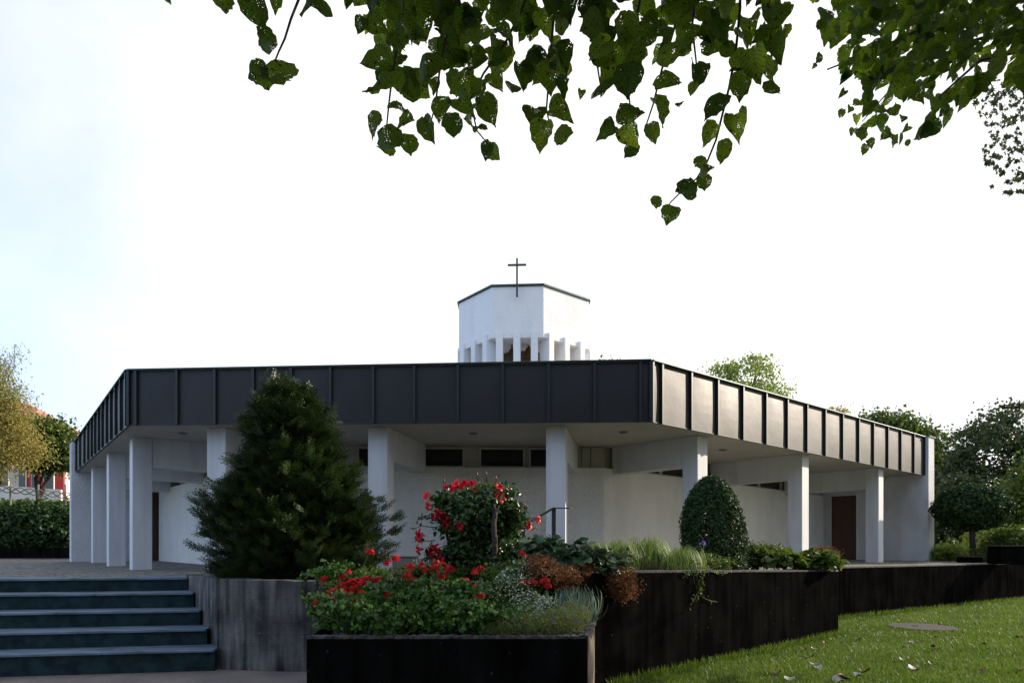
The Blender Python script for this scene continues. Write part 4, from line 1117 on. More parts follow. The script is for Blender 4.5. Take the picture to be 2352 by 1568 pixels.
# ------------------------------------------------------------------ blades
def blade_tmpl(segs=5, w_=.02, bend=.5):
    V = []; F = []
    for i in range(segs + 1):
        t = i / segs; ww = w_ * (1 - t ** 2.2) + .0005
        y = math.sin(t * bend * 1.4) / max(bend * 1.4, .01) ; z = -(1 - math.cos(t * bend * 1.4)) / max(bend * 1.4, .01)
        V += [(-ww, y, z), (ww, y, z)]
    for i in range(segs): F.append((2 * i, 2 * i + 1, 2 * i + 3, 2 * i + 2))
    return np.array(V, float), F
def clump_blades(name, label, centre, rad, n_, L_, tm, material, cat, group=None, lean=.45, part="blades", extra=None, flat=1.0):
    r_ = empty(name, centre, label, cat, group)
    a = rng.uniform(0, 2 * np.pi, n_); q = np.sqrt(rng.random(n_)) * rad
    P = np.stack([centre[0] + q * np.cos(a), centre[1] + q * np.sin(a) * flat, np.full(n_, centre[2])], 1)
    out = np.stack([np.cos(a), np.sin(a), np.zeros(n_)], 1)
    le = lean * (.2 + q / rad)[:, None] * rng.uniform(.4, 1.6, (n_, 1))
    tipd = unit(np.array([0, 0, 1.]) + out * le + rng.normal(0, .14, (n_, 3)))
    nrm = unit(-out * 1.0 + .3 * rand_dirs(n_) + np.array([0, 0, .35]))
    scatter(part, tm, P, frames(tipd, -nrm), L_ * rng.uniform(.6, 1.1, n_), material, r_, smooth=True)
    if extra:
        m_ = n_ // 5; k = rng.integers(0, n_, m_)
        scatter("dry_blades", tm, P[k], frames(unit(tipd[k] + np.array([0, -.9, -.6])), -nrm[k]), L_ * rng.uniform(.4, .8, m_), M['dry_blade'], r_, smooth=True)
    return r_
GB = blade_tmpl(6, .014, 1.0)
for i, (x, y, D, n_, L_, lab) in enumerate(((1352, 1295, 8.7, 700, .50, "ornamental grass clump nearest the handrail"), (1420, 1297, 8.8, 800, .52, "ornamental grass clump in the middle of the row above the black wall"),
                                     (1490, 1298, 9.0, 800, .56, "tallest ornamental grass clump directly left of the egg-shaped bush"), (1560, 1300, 8.8, 600, .44, "short fading grass clump against the egg-shaped bush"))):
    c = at(x, y, D); clump_blades("ornamental_grass", lab, (c.x, c.y, TER + .05), .30, n_, L_ * 1.08, GB, M['grass_blade'], "grass plant", "ornamental grasses above the dark wall", extra=True)
IB = blade_tmpl(6, .028, .9)
for x, y, D, lab in ((1290, 1405, 6.35, "grey-green strappy-leaved plant at the planter's back right corner"), (1335, 1408, 6.5, "smaller blue-green strappy plant leaning over the planter's right edge")):
    c = at(x, y, D); clump_blades("iris_plant", lab, (c.x, c.y, .84), .17, 190 if x < 1300 else 120, .37, IB, M['iris_blade'], "plant", "strappy plants in the planter", lean=.8)

# ------------------------------------------------------------------ red trumpet bush (vine on a stake)
mc_ = at(1105, 1290, 8.0)
mv_ = empty("trumpet_vine", (mc_.x, mc_.y, TER), "leafy bush with red trumpet flowers trained on a weathered stake", "flowering bush")
mb = MB(); mb.tube([at(1137, 1318, 7.72), at(1136, 1240, 7.68), at(1134, 1200, 7.68), at(1137, 1178, 7.7), at(1132, 1158, 7.7)], [.035, .034, .03, .032, .022], 8)
mb.tube([at(1137, 1178, 7.7), at(1143, 1168, 7.68), at(1147, 1160, 7.7)], [.015, .01, .006], 6); mb.build("stake", M['bark'], mv_, smooth=True)
bl = [blobpx(1090, 1155, 8, 75, 42), blobpx(1060, 1195, 8, 60, 42), blobpx(1165, 1190, 8, 38, 48), blobpx(1085, 1250, 8.1, 58, 50), blobpx(1140, 1235, 8.1, 50, 50), blobpx(1020, 1150, 8, 24, 20), blobpx(1150, 1130, 8, 36, 22), blobpx(1110, 1200, 8.1, 60, 60), blobpx(1030, 1285, 8.0, 60, 26), blobpx(1120, 1290, 8.0, 60, 24), blobpx(1190, 1275, 7.9, 34, 36)]
P, Nn = blob_leaves(bl, 6800, .05, 45, .4, .35)
scatter("foliage", OVAL, P, frames(unit(rand_dirs(len(P)) + np.array([0, -.2, -.1])), Nn), .075 * (.6 + .7 * rng.random(len(P))), M['vine_leaf'], mv_, smooth=True)
# outer wispy shoots
mb = MB(); Pw = []
for (x0, y0), (x1, y1) in (((1010, 1160), (972, 1128)), ((1010, 1180), (960, 1190)), ((1000, 1210), (940, 1212)), ((1190, 1195), (1240, 1190)), ((1190, 1215), (1232, 1215)), ((1000, 1240), (945, 1245)), ((1180, 1170), (1210, 1165)),
                         ((1095, 1125), (1096, 1092)), ((1120, 1130), (1118, 1092)), ((1140, 1135), (1141, 1100)), ((1160, 1150), (1168, 1122)), ((1195, 1200), (1211, 1168)), ((1030, 1140), (1020, 1105)), ((1010, 1185), (966, 1196)), ((1005, 1195), (973, 1185))):
    a = at(x0, y0, 7.95); b = at(x1, y1, 7.8); pts = limb_pts(a, b, 4, .25); mb.tube(pts, [.006, .005, .005, .004, .003], 5)
    for i in range(7):
        t = random.random() * 3.6; k0 = int(t); Pw.append(pts[k0].lerp(pts[k0 + 1], t - k0))
mb.build("shoots", M['twig'], mv_)
Pw = np.array([tuple(p) for p in Pw]); scatter("shoot_leaves", OVAL, Pw, frames(rand_dirs(len(Pw)), unit(rand_dirs(len(Pw)) + np.array([0, -.5, .6]))), .06 * (.6 + .6 * rng.random(len(Pw))), M['vine_leaf'], mv_, smooth=True)

def trumpet(r0=.008, r1=.022, L_=.06, petal=.045, seg=10):
    V = []; F = []
    rings = [(r0, -L_), (r0 * 1.2, -L_ * .55), (r1, -L_ * .1), (r1 * 1.25, 0)]
    for r_, z_ in rings:
        for k in range(seg): V.append((r_ * math.cos(2 * math.pi * k / seg), r_ * math.sin(2 * math.pi * k / seg), z_))
    for i in range(len(rings) - 1):
        for k in range(seg): k2 = (k + 1) % seg; F.append((i * seg + k, i * seg + k2, (i + 1) * seg + k2, (i + 1) * seg + k))
    for p in range(5):
        a = 2 * math.pi * p / 5; b = len(V)
        def pt(r_, da, z_): V.append((r_ * math.cos(a + da), r_ * math.sin(a + da), z_))
        pt(r1 * 1.2, -.62, 0); pt(r1 * 1.2, 0, 0); pt(r1 * 1.2, .62, 0)
        pt(r1 + petal * .6, -.58, .012); pt(r1 + petal * .55, 0, .016); pt(r1 + petal * .5, .5, .004)
        pt(r1 + petal * .95, -.36, .004); pt(r1 + petal * 1.05, -.02, -.004); pt(r1 + petal * .85, .3, -.008)
        for i in range(2):
            for k in range(2): q = b + i * 3 + k; F.append((q, q + 1, q + 4, q + 3))
    return np.array(V), F
TR = trumpet()
fl_px = [(1047, 1107, 1.0), (1043, 1118, 1.1), (1085, 1110, 1.0), (1147, 1117, 1.1), (1149, 1142, 1.2), (979, 1136, 1.0), (983, 1160, 1.0), (1005, 1176, 1.1), (1020, 1190, 1.1), (1022, 1206, 1.0), (1056, 1207, .9), (962, 1229, 1.35), (961, 1261, 1.1), (996, 1256, 1.25), (990, 1272, 1.2),
         (1012, 1284, 1.0), (1216, 1208, 1.1), (1237, 1194, .9), (1012, 1183, 1.0), (1060, 1115, .9), (1068, 1108, .8), (1028, 1200, .8), (990, 1262, .9), (1003, 1262, 1.0), (997, 1186, .9), (1024, 1116, .8), (1092, 1122, .7)]
for i, (x, y, s_) in enumerate(fl_px):
    c = at(x, y, 7.72 + rng.uniform(-.08, .08))
    dirn = Vector(((x - 1095) / 90, -.9, -(y - 1190) / 120)) + Vector((rng.normal(0, .3), rng.normal(0, .3), rng.normal(0, .3)))
    q = np.array(dirn.normalized()); ref = np.array([.1, .2, 1.]); xx_ = unit(np.cross(ref, q)); yy_ = np.cross(q, xx_)
    Rm = np.stack([xx_, yy_, q], axis=-1)[None]
    scatter("flower", TR, [np.array(c)], Rm, s_ * 1.0, M['petal_pink'], mv_, smooth=True)
for (x, y) in ((1020, 1104), (1096, 1090), (1117, 1088), (1139, 1098), (1167, 1120), (1170, 1126), (1211, 1164), (962, 1190), (969, 1182), (958, 1200), (1205, 1160)):
    c = at(x, y + 4, 7.78); mb = MB(); mb.tube([c, c + Vector((0, 0, .025)), c + Vector((.002, 0, .055))], [.006, .010, .002], 6); mb.build("flower_bud", M['bud'], mv_, smooth=True)

# ------------------------------------------------------------------ geraniums in the planter
ger_heads = [(907, 1389-120, .8)]
ger_heads = [(849, 1268), (909, 1283), (889, 1293), (936, 1323), (949, 1333), (796, 1316), (754, 1346), (809, 1336), (789, 1353), (819, 1346), (829, 1363), (799, 1366), (776, 1376), (769, 1378), (721, 1381), (729, 1389), (739, 1376), (874, 1331), (859, 1333), (889, 1368),
             (1016, 1298), (1030, 1308), (1009, 1303), (1012, 1318), (977, 1311), (1068, 1334), (1090, 1314), (1105, 1309), (1093, 1349), (1105, 1369), (1007, 1381), (1021, 1383), (1200, 1274), (1218, 1309), (1205, 1337), (1225, 1341), (1250, 1336), (1258, 1348), (970, 1300), (745, 1385), (812, 1355), (1098, 1372)]
plants = [(-1.62, 6.1), (-1.40, 5.85), (-1.05, 5.72), (-1.2, 6.35), (-.75, 6.45), (-.62, 5.82), (-.85, 6.1), (-.35, 6.25), (-.18, 5.8), (.05, 6.55), (-1.75, 6.6)]
def headD(y): return 5.62 + (1440 - y) / 175 * 1.15
glabs = ["geranium hanging over the planter's left end", "geranium behind the left front corner of the planter", "low geranium at the planter's left front edge", "geranium with the densest red cluster, left rear", "tall-stalked geranium at the back below the trumpet bush",
         "leafy geranium with few blooms at the front centre edge", "geranium in the middle of the left half of the planter", "geranium between the centre and the white-flowered plant", "low leafy geranium beside the violet-flowered mat", "geranium half hidden behind the small white flowers", "geranium at the far left rear under the conifer"]
roots = []
for (x, y), lab in zip(plants, glabs):
    r_ = empty("geranium", (x, y, .80), "red " + lab, "geranium", "red geraniums in the black planter")
    roots.append(r_)
    back = max(0, (y - 5.6) / 1.0)
    h = .22 + .46 * back
    P, Nn = blob_leaves([(x, y, .82 + h * .45, .36, .32, h * .5)], 900, .04, 44, .6, .25)
    P[:, 1] = np.maximum(P[:, 1], 5.36 + .1 * rng.random(len(P))); k = (P[:, 0] < .60) & (P[:, 2] > .80); P, Nn = P[k], Nn[k]; n_ = len(P)
    tp = unit(np.stack([P[:, 0] - x, P[:, 1] - y - .1, np.full(n_, -.1)], 1) * 2 + .7 * rand_dirs(n_))
    scatter("foliage", ROUND, P, frames(tp, unit(Nn + .4 * rand_dirs(n_))), .037 * (.5 + .9 * rng.random(n_)), M['geranium'], r_, smooth=True)
    mb = MB()
    for i in range(34):
        j = rng.integers(0, n_); mb.tube(limb_pts((x + rng.normal(0, .08), y + rng.normal(0, .08), .8), P[j], 3, .1), [.006, .005, .004, .003], 5)
    mb.build("stems", M['stem'], r_)
def small_flower_head(c, parent, n_f=11, rad=.033, size=.020, material=None, name="flower_head"):
    d_ = rand_dirs(n_f); d_[:, 2] = np.abs(d_[:, 2]) * .9 - .2; d_ = unit(d_)
    P = np.array(c) + d_ * rad * rng.uniform(.7, 1.15, (n_f, 1))
    ref = rand_dirs(n_f); x_ = unit(np.cross(ref, d_)); y_ = np.cross(d_, x_)
    scatter(name, FLOWER, P, np.stack([x_, y_, d_], -1), size * rng.uniform(.8, 1.2, n_f), material or M['petal_red'], parent)
ger_heads += [(760 + rng.uniform(-30, 95), 1352 + rng.uniform(-28, 30)) for _ in range(16)] + [(990 + rng.uniform(-60, 60), 1305 + rng.uniform(-18, 20)) for _ in range(8)]
for (x, y) in ger_heads:
    c = at(x, y, headD(y) + rng.uniform(-.05, .05))
    par = min(roots, key=lambda r_: (r_.location.x - c.x) ** 2 + (r_.location.y - c.y) ** 2)
    small_flower_head(c, par, int(rng.integers(13, 24)), rng.uniform(.028, .046))
    foot = Vector((c.x + (par.location.x - c.x) * .5, c.y + .05, max(.85, c.z - .28)))
    mb = MB(); mb.tube(limb_pts(foot, Vector(c), 3, .12), [.004, .0035, .003, .0025], 5); mb.build("flower_stalk", M['stem'], par)

# white-flowered airy plant
def airy(name, label, spots, n_leaf, n_fl, hgt, leafm, flm, leafsize, fsize, cat="plant", tm=SLIM, fname="flowers"):
    x0, y0 = spots[0][:2]; r_ = empty(name, (x0, y0, .80), label, cat)
    P = []; 
    mb = MB()
    for (x, y, rx, ry, h0, h1) in spots:
        for _ in range(14):
            b = Vector((x + rng.normal(0, rx * .25), y + rng.normal(0, ry * .25), .8)); e = Vector((x + rng.uniform(-rx, rx), y + rng.uniform(-ry, ry), rng.uniform(h0, h1)))
            mb.tube(limb_pts(b, e, 3, .15), [.003, .0028, .0024, .0018], 4)
    mb.build("stems", M['stem'], r_)
    def pts(n_, topb):
        k = rng.integers(0, len(spots), n_); Sx = np.array(spots)[k]
        a = rng.uniform(0, 2 * np.pi, n_); q = np.sqrt(rng.random(n_))
        t = rng.random(n_) ** topb
        topz = Sx[:, 5] - (Sx[:, 5] - Sx[:, 4]) * q ** 2 * .8
        return np.stack([Sx[:, 0] + q * Sx[:, 2] * np.cos(a), Sx[:, 1] + q * Sx[:, 3] * np.sin(a), .83 + (topz - .83) * t], 1)
    P = pts(n_leaf, .6); scatter("foliage", tm, P, frames(unit(rand_dirs(n_leaf) + np.array([0, 0, .5])), rand_dirs(n_leaf)), leafsize * (.6 + .8 * rng.random(n_leaf)), leafm, r_)
    P = pts(n_fl, .25); d_ = unit(rand_dirs(n_fl) + np.array([0, -.5, .7])); x_ = unit(np.cross(rand_dirs(n_fl), d_))
    scatter(fname, FLOWER, P, np.stack([x_, np.cross(d_, x_), d_], -1), fsize * rng.uniform(.7, 1.2, n_fl), flm, r_)
    return r_
airy("white_flower_plant", "airy green plant dotted with tiny white flowers in the middle of the planter",
     [(.0, 6.3, .24, .3, 1.12, 1.40), (.16, 6.05, .24, .24, 1.0, 1.18), (.22, 5.9, .2, .2, .95, 1.06), (.12, 6.55, .28, .2, 1.25, 1.46), (.34, 6.1, .2, .22, .98, 1.12)], 6500, 1700, .4, M['euph_leaf'], M['petal_white'], .026, .0085)
airy("violet_flower_mat", "low olive-green mat of fine stems with small violet flowers at the planter's front right",
     [(-.02, 5.62, .22, .16, .9, .98), (.2, 5.66, .24, .2, .93, 1.02), (.42, 5.7, .22, .22, .95, 1.05), (.52, 5.95, .2, .25, .98, 1.08), (-.15, 5.6, .12, .12, .88, .95)], 11000, 120, .2, M['mat_leaf'], M['violet'], .026, .013)

# ------------------------------------------------------------------ plants on the bed above the black wall
def leafy_mound(name, label, centre, r3, n_, size, material, tm, cat="plant", group=None, nb=.35):
    r_ = empty(name, (centre[0], centre[1], TER + .03), label, cat, group)
    d_ = rand_dirs(n_); d_[:, 2] = np.abs(d_[:, 2]) * 1.0 - .25; d_ = unit(d_)
    rr_ = (.55 + .5 * rng.random(n_))[:, None]
    P = np.array(centre) + d_ * rr_ * np.array(r3) * (1 + .15 * np.sin(d_[:, :1] * 9))
    mb = MB()
    for i in range(10): mb.tube(limb_pts((centre[0] + rng.normal(0, .05), centre[1] + rng.normal(0, .05), TER + .02), P[rng.integers(0, n_)], 3, .1), [.009, .007, .005, .004], 5)
    mb.build("stems", M['twig'], r_)
    tp = unit(d_ * .8 + np.array([0, -.2, -.4]) + .5 * rand_dirs(n_))
    scatter("leaves", tm, P, frames(tp, unit(d_ + np.array([0, 0, .8]) + .45 * rand_dirs(n_))), size * (.55 + .8 * rng.random(n_)), material, r_, smooth=True)
    return r_
g_ = "broad-leaved plants above the dark wall"
c = at(1255, 1275, 7.4); leafy_mound("broadleaf_plant", "broad-leaved green plant below the handrail", (c.x, c.y, c.z), (.30, .24, .20), 300, .085, M['bergenia'], ROUND, group=g_)
c = at(1325, 1290, 6.95); leafy_mound("broadleaf_plant", "broad-leaved plant spilling between the two rust-brown seed-head plants", (c.x, c.y, c.z), (.30, .24, .20), 320, .082, M['bergenia'], ROUND, group=g_)
c = at(1378, 1302, 7.05); leafy_mound("broadleaf_plant", "small broad-leaved plant at the right end of the spilling leaves", (c.x, c.y, c.z), (.24, .20, .16), 200, .078, M['bergenia'], ROUND, group=g_)
c = at(1880, 1292, 10.6); leafy_mound("broadleaf_plant", "green leafy plant draping over the black wall's right corner", (c.x, c.y, c.z), (.32, .28, .17), 210, .12, M['leaf_mid'], ROUND, group=g_)
c = at(1790, 1290, 10.4); leafy_mound("broadleaf_plant", "green leafy plant halfway between egg-shaped bush and wall corner", (c.x, c.y, c.z), (.36, .28, .17), 230, .10, M['leaf_mid'], ROUND, group=g_)
def fuzzy(name, label, blobs, n_, size, material, cat="plant", group=None, hang=None):
    b0 = blobs[0]; r_ = empty(name, (b0[0], b0[1], TER + .03), label, cat, group)
    P, Nn = blob_leaves(blobs, n_, .036, 90, .3, .35)
    mb = MB()
    for i in range(60):
        p = P[rng.integers(0, len(P))]; mb.tube(limb_pts((b0[0] + rng.normal(0, .1), b0[1] + .08, max(TER, b0[2])), p, 3, .1), [.004, .003, .0025, .002], 4)
    mb.build("stalks", M['twig'], r_)
    scatter("seed_heads", QUAD, P, frames(rand_dirs(len(P)), Nn), size * (.5 + rng.random(len(P))), material, r_)
    return r_
g2 = "rust-brown seed-head plants over the dark wall"
fuzzy("seed_head_plant", "rust-brown mass of dry flower heads below the broad leaves, left one", [blobpx(1240, 1302, 6.5, 40, 26), blobpx(1290, 1326, 6.5, 40, 28), blobpx(1330, 1306, 6.8, 34, 18), blobpx(1255, 1330, 6.4, 34, 22)], 5500, .024, M['brown_head'], group=g2)
fuzzy("seed_head_plant", "orange-brown round clump hanging down the black wall", [blobpx(1422, 1335, 6.98, 40, 36), blobpx(1400, 1312, 7.2, 40, 24), blobpx(1432, 1356, 6.95, 26, 24), blobpx(1385, 1345, 7.1, 28, 24), blobpx(1370, 1310, 7.3, 40, 22)], 9500, .021, M['brown_head'], group=g2)
fuzzy("seed_head_plant", "dry brown tuft at the right end of the black wall beside the drapery of leaves", [blobpx(1905, 1272, 11.0, 22, 14), blobpx(1885, 1262, 11, 14, 10)], 1100, .024, M['brown_head'], group=g2)
bush("shrub", "yellow-green low shrub touching the egg-shaped bush's right side", [blobpx(1735, 1275, 10.7, 30, 30), blobpx(1775, 1268, 10.8, 26, 20)], 2400, .045, M['leaf_mid'], .06)
bush("shrub", "green shrub standing behind the rust-brown hanging clump", [blobpx(1340, 1300, 7.9, 60, 22), blobpx(1400, 1290, 8.2, 40, 16)], 2200, .05, M['leaf_dark'], .06)
bush("shrub", "dull low undergrowth at the foot of the egg-shaped bush", [blobpx(1600, 1288, 9.2, 44, 18), blobpx(1650, 1296, 9.6, 34, 12)], 2600, .035, M['leaf_mid'], .05)
# trailing plant over the wall
tp_ = at(1615, 1300, 8.9)
tr_ = empty("trailing_plant", (tp_.x, tp_.y, 1.2), "thin trailing stems hanging down the black wall below the egg-shaped bush", "creeper")
mb = MB(); Pw = []
wallD = lambda x: 6.045 / (1 - .893 * (x - 1176) / 1500)
for pts_px in ([(1605, 1300), (1600, 1320), (1606, 1345), (1612, 1370), (1628, 1378), (1648, 1382)], [(1598, 1302), (1592, 1330), (1604, 1358), (1590, 1380)], [(1618, 1302), (1640, 1312), (1660, 1316), (1672, 1314)], [(1625, 1300), (1612, 1330), (1609, 1352), (1598, 1372), (1586, 1388)], [(1590, 1300), (1580, 1318), (1572, 1316)]):
    pts = [at(x, y, wallD(x) - .05 if y > 1308 else wallD(x) - .02) for x, y in pts_px]; mb.tube(pts, .0035, 4)
    for i in range(26):
        t = (random.random() ** 1.5) * (len(pts) - 1.01); k0 = int(t); Pw.append(pts[k0].lerp(pts[k0 + 1], t - k0) + Vector((random.gauss(0, .02), random.gauss(-.01, .01), random.gauss(0, .02))))
mb.build("stems", M['stem'], tr_)
Pw = np.array([tuple(p) for p in Pw]); scatter("leaves", QUAD, Pw, frames(unit(rand_dirs(len(Pw)) + np.array([0, -.5, -.3])), unit(rand_dirs(len(Pw)) + np.array([0, -1, .6]))), .035 * (.6 + .7 * rng.random(len(Pw))), M['leaf_mid'], tr_)
# a single violet bloom beside the dome
c = at(1615, 1247, 9.0); vf = empty("violet_bloom_plant", (c.x, c.y, TER + .03), "single violet bloom on a thin stalk in front of the egg-shaped bush", "flower")
mb = MB(); mb.tube([(c.x, c.y, TER), (c.x + .02, c.y, (TER + c.z) / 2), c], .004, 5); mb.build("stalk", M['stem'], vf); small_flower_head(c, vf, 7, .022, .024, M['violet'], "bloom")
# small ground plants behind the planter, foot of the conifer
bush("shrub", "low dark underplanting behind the geraniums at the foot of the trumpet bush", [blobpx(960, 1316, 8.3, 50, 14), blobpx(1050, 1316, 8.0, 60, 16), blobpx(1160, 1314, 7.6, 60, 18)], 4200, .05, M['leaf_mid'], .05)
bush("shrub", "low brownish growth at the foot of the conifer's right side", [blobpx(850, 1318, 8.7, 36, 12)], 900, .035, M['leaf_mid'], .05)

# ------------------------------------------------------------------ fallen leaves on the lawn
def curled(seed):
    r0 = random.Random(seed); V, F = LINDEN; V = V.copy()
    k = r0.uniform(.5, 1.6); V[:, 2] = k * V[:, 0] ** 2 * 1.2 + r0.uniform(-.2, .5) * (V[:, 1] - .5) ** 2 + .04 * np.sin(V[:, 1] * 9 + seed); V[:, 2] -= V[:, 2].min()
    V[:, 1] -= .5
    return V, F
protos = []
for i in range(5):
    for mname in ('dead_brown', 'dead_pale'):
        Vt, Ft = curled(i * 3 + 1); me = bpy.data.meshes.new("fallen_leaf"); me.from_pydata([tuple(v) for v in Vt], [], Ft)
        for p in me.polygons: p.use_smooth = True
        me.materials.append(M[mname]); protos.append((me, mname))
def lawn_at(x, y):
    D = (EYE - .115) * 1500 / (y - 1250); return at(x, y, D)
ph = lambda X, Y: ((2600 + X * .36395) / 1.4694, (1900 + Y * .36395) / 1.4694)
lf = [(1265, 500, 1, .5), (830, 535, 0, .6), (1385, 552, 1, .6), (1580, 572, 0, .7), (725, 630, 1, .7), (860, 622, 1, .5), (930, 660, 0, .4), (815, 705, 1, .7), (320, 792, 0, .7), (410, 790, 1, .8), (380, 860, 0, .9), (415, 930, 1, 1.0), (445, 968, 1, 1.0), (60, 1020, 0, .8),
      (180, 1085, 1, 1.0), (700, 1075, 0, 1.5), (640, 1085, 1, 1.1), (830, 1040, 1, 1.1), (870, 1000, 0, 1.0), (1245, 780, 1, .9), (1310, 740, 1, .6), (1385, 735, 0, .7), (1520, 695, 0, .7), (1500, 780, 0, .7), (1525, 815, 0, .9), (1665, 715, 0, .7), (1230, 893, 1, .9), (1340, 980, 1, 1.2),
      (1510, 940, 0, .9), (1980, 765, 0, .8), (2015, 655, 1, .6), (1910, 562, 1, .7), (2085, 570, 0, .5), (2300, 700, 0, .9), (2330, 570, 1, .6), (1780, 655, 0, .5), (660, 685, 0, .5), (580, 718, 1, .4), (500, 735, 0, .5), (2310, 1000, 0, .7), (1970, 1015, 0, .7), (1700, 635, 0, .5)]
for i, (X, Y, pale, s_) in enumerate(lf):
    x, y = ph(X, Y); c = lawn_at(x, y)
    me, mn_ = [p for p in protos if (p[1] == 'dead_pale') == bool(pale)][i % 5]
    o = bpy.data.objects.new("fallen_leaf", me); COL.objects.link(o)
    o.location = (c.x, c.y, lawn_z(c.x, c.y) + .022); sc_ = .085 * s_ + .02; o.scale = (sc_, sc_, sc_)
    o.rotation_euler = (random.uniform(-.25, .25), random.uniform(-.25, .25), random.uniform(0, 6.28))
    tag(o, "pale curled dead leaf lying on the lawn" if pale else "red-brown curled dead leaf lying on the lawn", "fallen leaf",
        "pale fallen leaves on the lawn" if pale else "red-brown fallen leaves on the lawn")

# ------------------------------------------------------------------ overhanging linden
ld = empty("linden_tree", (1.6, -4.2, 0), "linden tree overhead whose spotted leafy branches hang into the top of the picture", "tree")
mb = MB(); mb.tube([(1.6, -4.2, -.1), (1.55, -4.1, 1.5), (1.4, -3.9, 3.2), (1.3, -3.6, 5.5), (1.2, -3.4, 8)], [.38, .30, .27, .2, .1], 12); mb.build("trunk", M['bark'], ld, smooth=True)
mb = MB()
for e in ((-1.2, 1.2, 4.6), (.3, 2.2, 4.9), (1.6, 2.4, 4.8), (-3.5, -2, 6.5), (5, -2.5, 6.5), (1.5, -7, 7), (-1, -3, 9), (3, -2, 9)):
    mb.tube(limb_pts((1.38, -3.8, 3.6), e, 6, .15), [.13, .11, .09, .07, .05, .035, .015], 7)
mb.build("limbs", M['bark'], ld, smooth=True)
# crown above and behind the viewer, kept clear of the view
cb_ = [(.4, 2.0, 5.0, 2.6, 1.3, 1.3), (-2.2, 1.6, 5.2, 2.2, 1.4, 1.3), (3.0, 1.8, 5.4, 2.0, 1.4, 1.3), (1.0, -2.4, 6.6, 5.2, 3.8, 2.4), (-3.6, -2.5, 6.0, 3.4, 3.4, 2.0), (5.4, -2.4, 6.0, 3.4, 3.4, 2.2), (1.5, -6.2, 6.6, 5, 2.6, 2.8), (1, -3.4, 9, 3.6, 3.4, 2.2), (.5, 1.0, 6.5, 3.4, 2.0, 1.6)]
P, Nn = blob_leaves(cb_, 26000, .5, 90, .4, .4)
kk = P[:, 2] > np.maximum(3.2, 1.6 + .88 * np.maximum(P[:, 1], 0) + .22)
P, Nn = P[kk], Nn[kk]
scatter("crown", QUAD, P, frames(rand_dirs(len(P)), Nn), .15 + .10 * rng.random(len(P)), M['leaf_dark'], ld)

# hanging sprays (x, y, half-width in photo units, tip angle)
near = [(722, 22, 50, 95), (607, 95, 36, 170), (588, 170, 36, 160), (648, 172, 52, 60), (615, 185, 40, 120), (512, 8, 36, 70), (590, 30, 42, 85), (632, 5, 26, 75), (385, -4, 16, 100), (798, 6, 16, 100),
 (828, 58, 23, 110), (860, 140, 42, 175), (868, 200, 40, 110), (908, 247, 26, 80), (858, 292, 33, 150), (902, 322, 42, 70), (940, 335, 30, 80), (888, 340, 22, 160), (983, 300, 36, 80), (1040, 292, 32, 85), (930, 278, 26, 150), (985, 165, 46, 90), (1012, 252, 38, 110), (1065, 240, 36, 70),
 (1122, 255, 40, 70), (1098, 295, 22, 120), (1118, 350, 26, 130), (1135, 352, 28, 50), (1140, 185, 28, 60), (1178, 202, 28, 80), (1227, 265, 36, 110), (1290, 258, 36, 20), (1243, 312, 38, 100), (1298, 308, 30, 20), (1262, 180, 36, 90), (1290, 200, 28, 70), (1382, 208, 46, 95),
 (1440, 190, 46, 95), (1392, 302, 28, 140), (1448, 312, 34, 70), (1450, 260, 36, 20), (1500, 308, 28, 55), (1518, 253, 38, 50), (1447, 348, 25, 130), (1540, 190, 40, 70), (1602, 172, 36, 80), (1640, 248, 42, 120), (1692, 287, 38, 100), (1628, 310, 32, 130), (1660, 352, 32, 90),
 (1605, 375, 26, 140), (1626, 392, 26, 60), (1618, 422, 22, 80), (1572, 435, 32, 150), (1508, 467, 18, 110), (1538, 494, 27, 100), (1590, 205, 18, 110), (1700, 202, 36, 85), (1735, 150, 46, 100), (1777, 205, 30, 70), (1782, 112, 34, 70), (1770, 165, 25, 90), (1806, 72, 15, 80),
 (912, 190, 24, 90), (942, 190, 26, 60), (1100, 210, 30, 100), (1080, 265, 30, 90), (1560, 240, 14, 110), (1335, 215, 12, 90)]
pos = []; tipv = []; nrmv = []; szs = []; rn = []
def add_leaf(x, y, hw, ang, D, spot=None, size=None):
    c = np.array(at(x, y, D)); a = R(ang) + rng.normal(0, .15)
    t = np.array([math.cos(a), rng.normal(0, .35), -math.sin(a)]); t = t / np.linalg.norm(t)
    nv = np.array([rng.normal(0, .45), -1, rng.normal(-.1, .4)]); s_ = hw * D / 1500 * 1.55
    pos.append(c - t * s_ * .5); tipv.append(t); nrmv.append(nv); szs.append(s_); rn.append(rng.random() if spot is None else spot)
for (x, y, hw, ang) in near:
    add_leaf(x, y, hw, ang, rng.uniform(2.1, 2.5))
